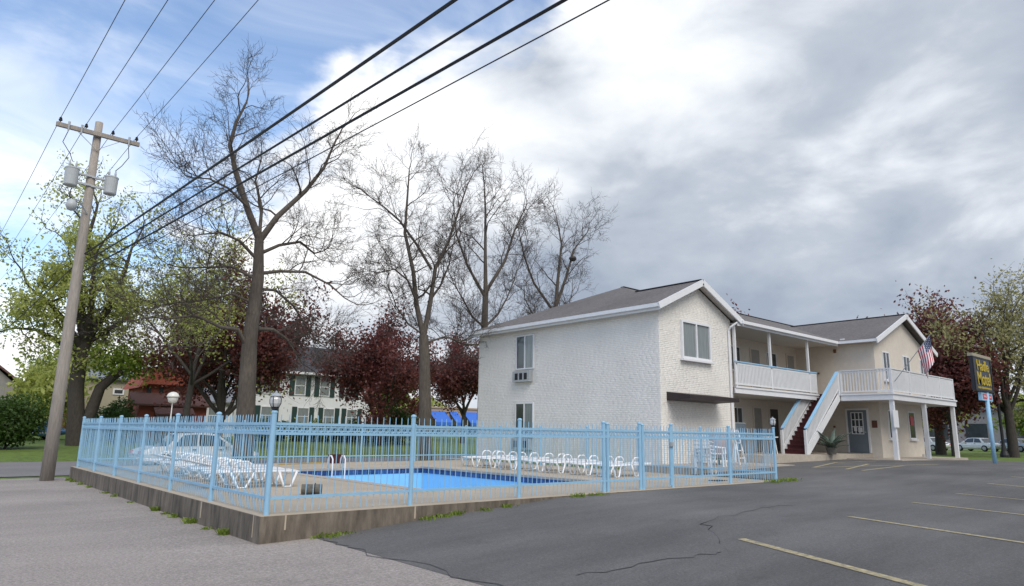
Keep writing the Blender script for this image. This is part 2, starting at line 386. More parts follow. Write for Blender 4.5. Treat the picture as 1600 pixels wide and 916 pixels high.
heightfield('gutter_strip', [-160, -60, -20, -8, -4, -2.2], [15.9, 16.5, 17.6], lambda x, y: ground(x, y) + 0.006, M['walk'])
heightfield('street', [-300, -100, -40, -20, -10, 0, 10, 20, 30, 36, 40, 45, 50, 61, 80, 120], [17.5, 19, 21, 23, 25, 27, 28], lambda x, y: ground(x, y) + 0.008, M['street'])
hv = []; hf = []
for i in range(40):
    a = R(40 + i * 2.6); r0 = 520; h = 30 + 8 * math.sin(i * 0.55) + 4 * math.sin(i * 1.7) - max(0, (24 - i)) * 1.6
    hv += [(r0 * math.cos(a), r0 * math.sin(a), -2), (r0 * 1.15 * math.cos(a), r0 * 1.15 * math.sin(a), max(3, h * 0.75)), (r0 * 1.5 * math.cos(a), r0 * 1.5 * math.sin(a), max(4, h))]
for i in range(39):
    for j in range(2): hf.append((i * 3 + j, i * 3 + 3 + j, i * 3 + 4 + j, i * 3 + 1 + j))
tag(np_object('hills', hv, hf, M['hill'], smooth=True), kind='structure')

# ------------------------------------------------------------------ pool deck, retaining wall, pool
PX0, PX1, PY0, PY1 = 4.45, 9.8, 2.55, 10.6
mb = MB()
mb.box(0.14, 14.75, 0.14, PY0 - 0.03, -0.6, 0); mb.box(0.14, 14.75, PY1 + 0.03, 14.75, -0.6, 0)
mb.box(0.14, PX0 - 0.03, PY0 - 0.03, PY1 + 0.03, -0.6, 0); mb.box(PX1 + 0.03, 14.75, PY0 - 0.03, PY1 + 0.03, -0.6, 0)
tag(mb.build('pool_deck', M['deck']), kind='structure')
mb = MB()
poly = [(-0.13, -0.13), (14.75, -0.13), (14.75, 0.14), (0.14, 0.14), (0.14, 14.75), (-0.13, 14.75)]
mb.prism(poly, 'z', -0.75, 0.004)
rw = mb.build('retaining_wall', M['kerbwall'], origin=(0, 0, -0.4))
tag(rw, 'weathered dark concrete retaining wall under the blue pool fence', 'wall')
mb = MB(); mb.prism([(-0.128, -0.128), (14.75, -0.128), (14.75, 0.14), (0.14, 0.14), (0.14, 14.75), (-0.128, 14.75)], 'z', 0.004, 0.012)
mb.build('top_edge', M['deck'], rw)
for (x, y, h, sx, sy) in ((0.24, -0.131, 0.2, 0.012, 0.004), (2.46, -0.131, 0.19, 0.014, 0.004), (-0.131, 2.44, 0.26, 0.004, 0.02), (-0.131, 0.12, 0.3, 0.004, 0.008)):
    MB().box(x - sx, x + sx, y - sy, y + sy, -h, 0.002).build('paint_drip', M['deck'], rw)
pool = thing('swimming_pool', (7.1, 6.5, 0), 'drained rectangular swimming pool painted light blue with dark blue tile band', 'pool')
mb = MB(); d1, d2 = -2.3, -1.1; t = 0.25
mb.add([(PX0, PY0, d2), (PX1, PY0, d2), (PX1, PY1, d1), (PX0, PY1, d1)], [(0, 1, 2, 3)])
mb.add([(PX0, PY0, -0.02), (PX1, PY0, -0.02), (PX1, PY1, -0.02), (PX0, PY1, -0.02), (PX0, PY0, d2), (PX1, PY0, d2), (PX1, PY1, d1), (PX0, PY1, d1)],
       [(0, 1, 5, 4), (1, 2, 6, 5), (2, 3, 7, 6), (3, 0, 4, 7)])
basin = mb.build('basin', M['pool'], pool, fix=False)
mb = MB()
for a in ((PX0 - 0.3, PX1 + 0.3, PY0 - 0.3, PY0 + 0.03), (PX0 - 0.3, PX1 + 0.3, PY1 - 0.03, PY1 + 0.3), (PX0 - 0.3, PX0 + 0.03, PY0 + 0.03, PY1 - 0.03), (PX1 - 0.03, PX1 + 0.3, PY0 + 0.03, PY1 - 0.03)):
    mb.box(*a, -0.05, 0.012)
mb.build('coping', M['walk'], pool)
tp = MB().box(-0.071, 0.071, -0.006, 0.006, -0.075, 0.075)
first = [None, None]; random.seed(3)
def tile_at(x, y, rz):
    k = 0 if random.random() < 0.6 else 1
    if first[k] is None:
        o = MB(); o.v = list(tp.v); o.f = list(tp.f); ORG['t'] = Vector((0, 0, 0))
        me = bpy.data.meshes.new('tile'); me.from_pydata(o.v, [], o.f); me.materials.append(M['tile' if k == 0 else 'tile2']); first[k] = me
    ob = bpy.data.objects.new('tile', first[k]); COL.objects.link(ob); ob.parent = pool
    ob.location = (x - 7.1, y - 6.5, -0.13); ob.rotation_euler = (0, 0, rz)
nx = int((PX1 - PX0) / 0.153); ny = int((PY1 - PY0) / 0.153)
for i in range(nx):
    x = PX0 + (i + 0.5) * (PX1 - PX0) / nx; tile_at(x, PY1 - 0.008, 0); tile_at(x, PY0 + 0.008, 0)
for i in range(ny):
    y = PY0 + (i + 0.5) * (PY1 - PY0) / ny; tile_at(PX1 - 0.008, y, math.pi / 2); tile_at(PX0 + 0.008, y, math.pi / 2)
lad = thing('pool_ladder', (6.55, 10.55, 0), 'white tube handrail at the far left edge of the pool', 'ladder')
for dx in (-0.22, 0.22):
    mb = MB(); pts = [(6.55 + dx, 10.85, 0.0), (6.55 + dx, 10.83, 0.30), (6.55 + dx, 10.75, 0.40), (6.55 + dx, 10.62, 0.40), (6.55 + dx, 10.52, 0.30), (6.55 + dx, 10.5, -0.9)]
    mb.tube(pts, 0.024, 8).build('handrail', M['plastic'], lad, smooth=True)
MB().box(6.35, 6.75, 10.42, 10.5, -0.35, -0.32).build('step', M['plastic'], lad)
MB().box(6.35, 6.75, 10.42, 10.5, -0.65, -0.62).build('step', M['plastic'], lad)

# ------------------------------------------------------------------ pool fence
fence = thing('pool_fence', (0, 0, 0), 'light blue metal picket fence around the swimming pool', 'fence')
POST_H, RAILS = 1.50, (1.30, 1.16, 0.24)
def post_mesh():
    mb = MB(); mb.lathe([(0.039, 0.0), (0.039, 1.455), (0.047, 1.458), (0.047, 1.475), (0.040, 1.488), (0.022, 1.500), (0.004, 1.504)], (0, 0, 0), 14)
    return mb.build('post', M['blue'], fence, smooth=False)
p0 = post_mesh(); flange = None
posts = []
RX = [2.44, 4.88, 7.32, 8.56, 9.76, 12.28, 14.64]
LY = [2.406 * i for i in range(1, 7)]
p0.location = (0, 0, 0)
for x in RX: posts.append(inst(p0, fence, (x, 0, 0)))
for y in LY: posts.append(inst(p0, fence, (0, y, 0)))
SY = [2.41, 4.85, 7.2, 9.65, 12.1, 14.45]
for y in SY: posts.append(inst(p0, fence, (14.64, y, 0)))
BX = [2.44, 4.88, 7.32, 9.5, 12.0]
for x in BX: posts.append(inst(p0, fence, (x, 14.44, 0)))
inst(p0, fence, (7.445, 0.0, -0.03)); inst(p0, fence, (8.66, 0, -0.03))
PITCH_P = 0.1162
picket = [None]
def panel(a, b, pickets=True, name='panel', rails=True):
    a = Vector(a); b = Vector(b); d = (b - a); L = d.length; d.normalize()
    mb = MB()
    for z in RAILS: mb.bar(a + Vector((0, 0, z)), b + Vector((0, 0, z)), 0.030, 0.042)
    n = max(1, int(round(L / PITCH_P))); st = L / n
    for i in range(n):                              # small rings between the two upper rails
        c = a + d * (st * (i + 0.5)) + Vector((0, 0, 1.23))
        ring = [c + d * (0.040 * math.cos(2 * math.pi * k / 10)) + Vector((0, 0, 0.048 * math.sin(2 * math.pi * k / 10))) for k in range(10)]
        mb.tube(ring, 0.006, 4, caps=False, closed=True)
    if name == 'gate':
        for p in (a, b): mb.bar(p + Vector((0, 0, 0.06)), p + Vector((0, 0, 1.40)), 0.045, 0.045, (0, 1, 0))
    o = mb.build(name, M['blue'], fence, fix=False)
    pos = [a + d * (st * i) for i in range(1, n)]
    if pickets:
        for p in pos:
            if picket[0] is None:
                q = MB(); q.lathe([(0.0075, 0.04), (0.0075, 1.41), (0.005, 1.435), (0.001, 1.445)], (0, 0, 0), 6)
                me = bpy.data.meshes.new('picket'); me.from_pydata(q.v, [], q.f); me.materials.append(M['blue']); picket[0] = me
            k = bpy.data.objects.new('picket', picket[0]); COL.objects.link(k); k.parent = o; k.location = p
            k.rotation_euler = (random.gauss(0, .004), random.gauss(0, .004), 0)
        return []
    return pos
rest = []
allx = [0] + RX
for i in range(len(allx) - 1):
    if i == 4: continue
    panel((allx[i], 0, 0), (allx[i + 1], 0, 0))
gp = panel((8.66, 0, 0), (9.70, 0, 0), name='gate')
MB().box(9.66, 9.76, -0.07, -0.02, 0.96, 1.06).build('latch', M['metal'], fence)
ally = [0] + LY
for i in range(6): panel((0, ally[i], 0), (0, ally[i + 1], 0))
ay = [0] + SY
for i in range(6): rest += panel((14.64, ay[i], 0), (14.64, ay[i + 1], 0), pickets=(i < 1))
bx = [0] + BX + [14.64]
for i in range(6): rest += panel((bx[i], 14.44, 0), (bx[i + 1], 14.44, 0), pickets=False)
mb = MB()
for p in rest: mb.tube([p + Vector((0, 0, 0.04)), p + Vector((0, 0, 1.42)), p + Vector((0, 0, 1.445))], [0.0075, 0.0075, 0.002], 5)
tag(mb.build('far_pickets', M['blue'], fence, fix=False), kind='stuff')

# lanterns on the fence posts
def lantern(x, y, label):
    t = thing('post_lantern', (x, y, 1.50), label, 'lantern', 'lanterns on the pool fence')
    MB().lathe([(0.045, 0), (0.06, 0.02), (0.06, 0.045), (0.075, 0.06)], (x, y, 1.50), 12).build('base', M['dark'], t)
    MB().lathe([(0.062, 0.062), (0.092, 0.13), (0.095, 0.21), (0.078, 0.275)], (x, y, 1.50), 8).build('glass', M['clearg'], t)
    MB().lathe([(0.105, 0.276), (0.085, 0.30), (0.04, 0.335), (0.018, 0.35), (0.022, 0.365), (0.004, 0.385)], (x, y, 1.50), 12).build('cap', M['metal'], t)
    t.scale = (0.88, 0.88, 0.74)
    for k in range(4):
        a = math.pi / 4 + k * math.pi / 2
        mb = MB(); mb.tube([(x + r * math.cos(a), y + r * math.sin(a), 1.5 + h) for r, h in ((0.066, 0.06), (0.097, 0.13), (0.10, 0.21), (0.083, 0.277))], 0.007, 5)
        mb.build('cage_bar', M['dark'], t)
lantern(0, 0, 'glass lantern on the tall fence post at the near corner')
lantern(14.64, 0, 'glass lantern on the end fence post beside the stairs')
t = thing('globe_lamp', (2.44, 14.44, 1.50), 'cream mushroom-shaped globe lamp above the back fence', 'lamp')
MB().tube([(2.44, 14.44, 1.49), (2.44, 14.44, 2.02)], 0.018, 8).build('stem', M['lampg'], t)
MB().lathe([(0.06, 0.50), (0.13, 0.54), (0.16, 0.64), (0.165, 0.69)], (2.44, 14.44, 1.50), 16).build('globe', M['lampg'], t, smooth=True)
MB().lathe([(0.195, 0.69), (0.19, 0.74), (0.15, 0.81), (0.08, 0.855), (0.01, 0.87)], (2.44, 14.44, 1.50), 16).build('hood', M['lampg'], t, smooth=True)

# ------------------------------------------------------------------ motel
motel = thing('motel', (16.35, 5.16, 0), 'two-storey white painted brick motel with balconies and an outside stair', 'building')
WX0, WX1, WY0, WY1, EZ = 16.35, 21.25, 5.16, 15.8, 5.95
OX0, OX1, OY0 = 31.0, 38.3, 3.28
def wall_quad(pts, name, material, t=0.2, n=(0, 0, 0)):
    nv = Vector(n); mb = MB(); k = len(pts)
    a = [Vector(p) for p in pts]; b = [p + nv * t for p in a]
    mb.add(a + b, [tuple(range(k)), tuple(range(2 * k - 1, k - 1, -1))] + [(i, (i + 1) % k, k + (i + 1) % k, k + i) for i in range(k)])
    return mb.build(name, material, motel)
side_wall = wall_quad([(WX0, WY0 + 0.2, -0.3), (WX0, WY1, -0.3), (WX0, WY1, EZ), (WX0, WY0 + 0.2, EZ)], 'side_wall', M['mortar'], 0.2, (1, 0, 0))
gable_wall = wall_quad([(WX0, WY0, -0.3), (WX1, WY0, -0.3), (WX1, WY0, EZ), (18.8, WY0, 7.05), (WX0, WY0, EZ)], 'gable_wall', M['mortar'], 0.2, (0, 1, 0))
wall_quad([(WX1, WY0 + 0.2, -0.3), (WX1, 7.2, -0.3), (WX1, 7.2, EZ), (WX1, WY0 + 0.2, EZ)], 'return_wall', M['stucco'], 0.2, (-1, 0, 0))
back_wall = wall_quad([(WX1 - 0.2, 7.2, 0.0), (OX0, 7.2, 0.0), (OX0, 7.2, EZ), (WX1 - 0.2, 7.2, EZ)], 'porch_wall', M['stucco'], 0.2, (0, 1, 0))
wall_quad([(WX0 + 0.2, WY1, -0.3), (38.3, WY1, -0.3), (38.3, WY1, EZ), (WX0 + 0.2, WY1, EZ)], 'rear_wall', M['mortar'], 0.2, (0, -1, 0))
office_side = wall_quad([(OX0, OY0 + 0.2, 0.0), (OX0, 7.2, 0.0), (OX0, 7.2, EZ), (OX0, OY0 + 0.2, EZ)], 'office_side_wall', M['stucco'], 0.2, (1, 0, 0))
office_front = wall_quad([(OX0, OY0, -0.1), (36.55, OY0, -0.1), (36.55, OY0, 3.0), (OX1, OY0, 3.0), (OX1, OY0, EZ), (34.72, OY0, 7.38), (OX0, OY0, EZ)], 'office_front_wall', M['stucco'], 0.2, (0, 1, 0))
wall_quad([(36.55, OY0 + 0.2, -0.1), (36.55, 12, -0.1), (36.55, 12, 3.0), (36.55, OY0 + 0.2, 3.0)], 'office_lower_wall', M['stucco'], 0.2, (-1, 0, 0))
wall_quad([(OX1, OY0 + 0.2, 3.0), (OX1, WY1, 3.0), (OX1, WY1, EZ), (OX1, OY0 + 0.2, EZ)], 'office_end_wall', M['stucco'], 0.2, (-1, 0, 0))
MB().box(36.5, OX1, OY0 + 0.2, WY1, 2.9, 3.0).build('overhang_soffit', M['soffit'], motel)

# bricks: long rough courses; the nearest to the front corner are single pieces
rng = np.random.default_rng(5)
BL, BH = 0.25, 0.070
def course_rows(length, z0, z1):
    rows = []; z = z0; k = 0
    while z < z1:
        x = -rng.uniform(0, BL)
        while x < length:
            L = BL * rng.uniform(0.78, 1.15); rows.append((max(0, x), min(length, x + L - 0.012), z, z + BH - 0.011)); x += L
        z += BH; k += 1
    return [r for r in rows if r[1] - r[0] > 0.04]
def brick_geo(r, mapf, d):
    a, b, z0, z1 = r; j = rng.uniform(-0.35, 0.35, 8) * d; e = 0.004
    return [mapf(a, z0, 0), mapf(b, z0, 0), mapf(b, z1, 0), mapf(a, z1, 0),
            mapf(a + e, z0 + e + j[0], d + j[1]), mapf(b - e, z0 + e + j[2], d + j[3]), mapf(b - e, z1 - e + j[4], d + j[5]), mapf(a + e, z1 - e + j[6], d + j[7])]
BF = np.array([(4, 5, 6, 7), (0, 1, 5, 4), (1, 2, 6, 5), (2, 3, 7, 6), (3, 0, 4, 7)])
OPEN_SIDE = [(11.75, 13.2, 3.3, 5.6), (11.75, 13.2, 0.4, 2.6)]
OPEN_GABLE = [(17.58, 19.72, 3.95, 5.65)]
def bricks(wall, rows, mapf, opens, conv, single, inv=False, dep=(0.0022, 0.0055)):
    V = []; F = []; n = 0; singles = []
    for r in rows:
        c = conv((r[0] + r[1]) / 2); zc = (r[2] + r[3]) / 2
        if any(a < c < b and z0 < zc < z1 for a, b, z0, z1 in opens): continue
        if single(c, zc) and len(singles) < 300: singles.append(r); continue
        V += brick_geo(r, mapf, rng.uniform(*dep)); F.append(BF + n * 8); n += 1
    f = np.concatenate(F)
    if inv: f = f[:, ::-1]
    tag(np_object('brickwork', V, f, M['brick'], wall), kind='stuff')
    for r in singles:
        v = brick_geo(r, mapf, rng.uniform(*dep)); f = BF[:, ::-1] if inv else BF
        np_object('brick', v, f, M['brick'], wall)
gr = []
for r in course_rows(WX1 - WX0, 0.0, 7.0):
    top = EZ + 1.10 - abs((r[0] + r[1]) / 2 - 2.45) * 0.449
    if r[3] < top - 0.02:
        gr.append(r)
bricks(gable_wall, gr, lambda a, z, d: (WX0 + a, WY0 - d, z), OPEN_GABLE, lambda a: WX0 + a, lambda c, z: c < 18.2 and 2.9 < z < 5.0)
bricks(side_wall, course_rows(WY1 - WY0, 0.0, EZ - 0.1), lambda a, z, d: (WX0 - d, WY0 + a, z), OPEN_SIDE, lambda a: WY0 + a, lambda c, z: False, inv=True, dep=(0.0010, 0.0024))

# roof: hip over the main block with two front gables
RZ = 5.98
roof = MB()
A1 = (15.98, 4.82, RZ); P1 = (18.8, 4.82, RZ + 1.269); P2 = (18.8, 8.18, RZ + 1.269); AP = (20.66, 10.40, RZ + 2.106); B1 = (15.98, 16.15, RZ)
roof.slab([A1, P1, P2, AP, B1], 0.07)
roof.slab([P1, (21.62, 4.82, RZ), P2], 0.07)
roof.slab([(21.62, 4.82, RZ), (30.6, 4.82, RZ), (34.72, 9.22, RZ + 1.66), (38.75, 10.40, RZ + 2.106), AP, P2], 0.07)
roof.slab([(30.6, 2.94, RZ), (34.72, 2.94, RZ + 1.66), (34.72, 9.22, RZ + 1.66), (30.6, 4.82, RZ)], 0.07)
roof.slab([(34.72, 2.94, RZ + 1.66), (38.75, 2.94, RZ), (38.75, 9.22, RZ), (34.72, 9.22, RZ + 1.66)], 0.07)
roof.slab([B1, AP, (38.75, 10.40, RZ + 2.106), (38.75, 16.15, RZ)], 0.07)
roof_o = roof.build('roof', M['shingle'], motel)
mb = MB()
mb.bar((18.8, 4.8, RZ + 1.275), (18.8, 8.1, RZ + 1.275), 0.22, 0.03); mb.bar((34.72, 2.92, RZ + 1.668), (34.72, 9.2, RZ + 1.668), 0.22, 0.03)
mb.bar((20.66, 10.4, RZ + 2.115), (38.7, 10.4, RZ + 2.115), 0.22, 0.03)
mb.build('ridge_cap', M['darkroof'], roof_o)
def trim(name, a, b, w=0.05, h=0.19, m_=None): return MB().bar(a, b, w, h).build(name, m_ or M['trim'], motel)
trim('gutter', (15.93, 4.80, RZ - 0.10), (15.93, 16.2, RZ - 0.10), 0.11, 0.14)
trim('fascia', (16.02, 4.83, RZ - 0.17), (16.02, 16.13, RZ - 0.17), 0.03, 0.20)
trim('rake_board', (15.9, 4.79, RZ - 0.145), (18.8, 4.79, RZ + 1.16), 0.05, 0.24); trim('rake_board', (18.8, 4.79, RZ + 1.16), (21.70, 4.79, RZ - 0.145), 0.05, 0.24)
trim('gutter', (21.5, 4.77, RZ - 0.10), (30.5, 4.77, RZ - 0.10), 0.11, 0.13)
trim('fascia', (21.3, 4.86, RZ - 0.17), (30.7, 4.86, RZ - 0.17), 0.03, 0.18)
trim('gutter', (30.55, 2.90, RZ - 0.10), (30.55, 4.70, RZ - 0.10), 0.11, 0.13)
trim('rake_board', (30.5, 2.91, RZ - 0.15), (34.72, 2.91, RZ + 1.55), 0.05, 0.24); trim('rake_board', (34.72, 2.91, RZ + 1.55), (38.85, 2.91, RZ - 0.15), 0.05, 0.24)
mb = MB()
mb.box(16.0, WX0, WY0, 16.1, EZ - 0.05, EZ - 0.02); mb.slab([(16.0, 4.84, RZ - 0.09), (18.8, 4.84, RZ + 1.17), (18.8, WY0, RZ + 1.17), (16.0, WY0, RZ - 0.09)], 0.02)
mb.slab([(18.8, 4.84, RZ + 1.17), (21.6, 4.84, RZ - 0.09), (21.6, WY0, RZ - 0.09), (18.8, WY0, RZ + 1.17)], 0.02)
mb.box(WX1, OX0, 4.88, 7.2, EZ - 0.14, EZ - 0.11)
mb.box(30.65, OX0, 2.97, 4.88, EZ - 0.05, EZ - 0.02)
mb.build('soffit', M['soffit'], motel)
MB().tube([(21.15, 4.77, RZ - 0.16), (21.0, 5.0, RZ - 0.35), (21.0, 5.10, RZ - 0.5), (20.98, 5.10, 0.1), (20.98, 4.95, 0.0)], 0.045, 8).build('downspout', M['trim'], motel)
MB().box(30.75, 31.05, 4.55, 4.75, RZ + 0.06, RZ + 0.12).build('splash_block', M['trim'], motel)

# windows and doors: frame, panes, sill
def window_y(x0, x1, z0, z1, y, parts=2, m_=None, sill=True, name='window', fr=0.05, depth=0.05):
    w = MB()
    w.box(x0, x1, y - depth, y + 0.02, z1 - fr, z1); w.box(x0, x1, y - depth, y + 0.02, z0, z0 + fr)
    w.box(x0, x0 + fr, y - depth, y + 0.02, z0 + fr, z1 - fr); w.box(x1 - fr, x1, y - depth, y + 0.02, z0 + fr, z1 - fr)
    for i in range(1, parts):
        xm = x0 + (x1 - x0) * i / parts; w.box(xm - fr * 0.4, xm + fr * 0.4, y - depth, y + 0.02, z0 + fr, z1 - fr)
    o = w.build(name, M['trim'], motel)
    for i in range(parts):
        a = x0 + (x1 - x0) * i / parts; b = x0 + (x1 - x0) * (i + 1) / parts
        MB().box(a + fr * 0.4, b - fr * 0.4, y - depth * 0.35, y - depth * 0.2, z0 + fr * 0.9, z1 - fr * 0.9).build('pane', m_ if m_ and i % 2 == 0 else (m_ or M['glass']), o)
    if sill: MB().box(x0 - 0.05, x1 + 0.05, y - depth - 0.07, y + 0.01, z0 - 0.08, z0 - 0.005).build('sill', M['trim'], o)
    return o
def window_x(y0, y1, z0, z1, x, m1, m2, sill=True):
    w = MB(); fr = 0.05; d = 0.05
    w.box(x - d, x + 0.02, y0, y1, z1 - fr, z1); w.box(x - d, x + 0.02, y0, y1, z0, z0 + fr)
    w.box(x - d, x + 0.02, y0, y0 + fr, z0 + fr, z1 - fr); w.box(x - d, x + 0.02, y1 - fr, y1, z0 + fr, z1 - fr)
    ym = (y0 + y1) / 2; w.box(x - d, x + 0.02, ym - 0.03, ym + 0.03, z0 + fr, z1 - fr)
    o = w.build('window', M['trim'], motel)
    MB().box(x - 0.018, x - 0.010, ym + 0.025, y1 - 0.045, z0 + 0.045, z1 - 0.045).build('pane', m1, o)
    MB().box(x - 0.018, x - 0.010, y0 + 0.045, ym - 0.025, z0 + 0.045, z1 - 0.045).build('pane', m2, o)
    return o
window_x(11.87, 13.05, 3.99, 5.52, WX0 - 0.015, M['glass'], M['curtain'])
window_x(11.87, 13.05, 1.02, 2.52, WX0 - 0.015, M['glass'], M['curtain'])
def ac_unit(z0):
    o = MB().box(WX0 - 0.22, WX0 + 0.02, 11.98, 13.08, z0, z0 + 0.47).build('air_conditioner', M['metal'], motel)
    for k in range(3):
        y = 12.12 + k * 0.30
        MB().box(WX0 - 0.226, WX0 - 0.221, y, y + 0.2, z0 + 0.09, z0 + 0.38).build('grille', M['dark'], o)
    return o
ac_unit(3.43); ac_unit(0.50)
gw = window_y(17.66, 19.62, 4.08, 5.57, WY0 - 0.015, 2, M['curtain'], fr=0.09, depth=0.09)
aw = MB(); aw.prism([(WY0 - 0.008, 2.78), (4.15, 2.64), (4.15, 2.50), (WY0 - 0.008, 2.46)], 'x', 16.70, 19.95)
aw.build('awning', M['awning'], motel)
# upper and lower porch openings
YW = 7.2
window_y(24.40, 25.35, 4.25, 5.40, YW, 2, M['glass'], name='window'); window_y(27.85, 28.82, 4.25, 5.38, YW, 2, M['glass'])
window_y(24.40, 25.30, 1.30, 2.55, YW, 2, M['glass'])
window_y(21.75, 23.0, 4.25, 5.40, YW, 2, M['glass']); window_y(21.75, 23.0, 1.3, 2.55, YW, 2, M['glass'])
def door_y(x0, x1, z0, z1, y, m_):
    o = MB().box(x0, x1, y - 0.045, y + 0.02, z0, z1).build('door', m_, motel)
    f = MB(); f.box(x0 - 0.07, x0, y - 0.06, y + 0.02, z0, z1 + 0.07); f.box(x1, x1 + 0.07, y - 0.06, y + 0.02, z0, z1 + 0.07); f.box(x0, x1, y - 0.06, y + 0.02, z1, z1 + 0.07)
    f.build('door_frame', M['stucco'], o)
    MB().lathe([(0.012, 0), (0.012, -0.05), (0.03, -0.055), (0.03, -0.09), (0.01, -0.1)], (x1 - 0.09, y - 0.04, z0 + 0.98), 10, 'y').build('handle', M['metal'], o)
    return o
door_y(26.32, 27.10, 3.27, 5.38, YW, M['pdoor']); door_y(29.9, 30.62, 3.27, 5.38, YW, M['pdoor'])
door_y(26.32, 27.0, 0.52, 2.55, YW, M['pdoor']); door_y(27.82, 28.6, 0.52, 2.55, YW, M['ddoor'])
# office door with a nine-light window, on the side wall
od = MB().box(OX0 - 0.05, OX0 + 0.02, 3.86, 4.78, 0.52, 2.56).build('office_door', M['door'], motel)
fr = MB(); fr.box(OX0 - 0.07, OX0 + 0.02, 3.78, 3.86, 0.52, 2.64); fr.box(OX0 - 0.07, OX0 + 0.02, 4.78, 4.86, 0.52, 2.64); fr.box(OX0 - 0.07, OX0 + 0.02, 3.86, 4.78, 2.56, 2.64)
fr.build('door_frame', M['white'], od)
MB().box(OX0 - 0.056, OX0 - 0.051, 4.03, 4.61, 1.42, 2.44).build('glazing', M['glass'], od)
mu = MB()
for k in range(4): mu.box(OX0 - 0.075, OX0 - 0.057, 4.03 + k * 0.18, 4.07 + k * 0.18, 1.40, 2.46)
for k in range(4): mu.box(OX0 - 0.071, OX0 - 0.057, 4.03, 4.61, 1.40 + k * 0.34, 1.44 + k * 0.34)
mu.build('muntin', M['white'], od)
mb = MB(); mb.box(OX0 - 0.066, OX0 - 0.058, 4.10, 4.30, 1.5, 1.72); mb.box(OX0 - 0.066, OX0 - 0.058, 4.36, 4.5, 1.55, 1.8); mb.build('notice', M['white'], od)
MB().lathe([(0.012, 0), (0.012, -0.05), (0.03, -0.055), (0.03, -0.09), (0.01, -0.1)], (OX0 - 0.05, 3.95, 1.5), 10, 'x').build('handle', M['metal'], od)
MB().box(OX0 - 0.03, OX0 - 0.001, 3.42, 3.66, 1.72, 2.06).build('plaque', M['plaque'], motel)
MB().box(OX0 - 0.08, OX0 - 0.001, 5.08, 5.2, 5.45, 5.62).build('wall_lamp', M['brass'], motel)
MB().lathe([(0.05, 0), (0.05, -0.08), (0.01, -0.09)], (OX0, 6.05, 4.45), 10, 'x').build('wall_light', M['brass'], motel)
MB().lathe([(0.05, 0), (0.05, -0.08), (0.01, -0.09)], (OX0, 5.45, 1.75), 10, 'x').build('wall_light', M['brass'], motel)
for (a, b, z0, z1) in ((31.93, 32.78, 4.05, 5.48), (34.60, 35.50, 4.05, 5.48), (37.0, 37.85, 4.05, 5.48), (31.93, 32.68, 1.21, 2.60), (34.54, 35.42, 1.21, 2.60)):
    o = window_y(a, b, z0, z1, OY0 - 0.005, 2 if z0 > 3 else 1, M['glass'], fr=0.06)
MB().box(34.75, 35.2, OY0 - 0.06, OY0 - 0.045, 1.9, 2.35).build('red_window_sign', M['signred'], motel)
MB().box(36.1, 36.3, OY0 - 0.04, OY0 - 0.001, 0.25, 0.45).build('outlet_box', M['metal'], motel)
# upper porch floor, posts, railings
PF = 3.24
MB().box(WX1 + 0.01, 28.70, 4.93, 7.19, PF - 0.06, PF).build('porch_floor', M['walk'], motel)
trim('porch_fascia', (21.05, 4.96, PF - 0.17), (28.6, 4.96, PF - 0.17), 0.06, 0.26); trim('porch_fascia', (21.05, 4.93, PF - 0.055), (28.6, 4.93, PF - 0.055), 0.08, 0.07)
mb = MB(); mb.box(WX1 + 0.01, 31.0, 5.0, 7.19, PF - 0.29, PF - 0.26); mb.build('porch_ceiling', M['soffit'], motel)
MB().box(28.7, OX0 - 0.001, 1.80, 7.19, PF - 0.06, PF).build('balcony_floor', M['walk'], motel)
MB().box(OX0 + 0.0, 37.0, 1.80, OY0 - 0.001, PF - 0.06, PF + 0.001).build('balcony_floor', M['walk'], motel)
mb = MB(); mb.box(28.75, OX0 - 0.002, 1.84, 5.0, PF - 0.30, PF - 0.27); mb.box(OX0, 36.9, 1.84, OY0 - 0.002, PF - 0.30, PF - 0.27); mb.build('balcony_ceiling', M['soffit'], motel)
trim('balcony_fascia', (28.67, 1.74, PF - 0.18), (28.67, 4.02, PF - 0.18), 0.06, 0.30); trim('balcony_fascia', (28.70, 1.77, PF - 0.18), (37.05, 1.77, PF - 0.18), 0.06, 0.30)
trim('balcony_fascia', (28.64, 1.70, PF - 0.05), (28.64, 4.02, PF - 0.05), 0.08, 0.07); trim('balcony_fascia', (28.68, 1.73, PF - 0.05), (37.08, 1.73, PF - 0.05), 0.08, 0.07)
trim('balcony_fascia', (37.02, 1.80, PF - 0.18), (37.02, 3.27, PF - 0.18), 0.06, 0.30)
for x in (21.32, 24.2, 27.75): MB().box(x - 0.05, x + 0.05, 5.0, 5.1, PF, EZ - 0.11).build('porch_post', M['white'], motel)
for x in (28.80, 32.72, 36.85): MB().box(x - 0.085, x + 0.085, 1.80, 1.97, ground(x, 1.8), PF - 0.30).build('balcony_post', M['white'], motel)
bal = {}
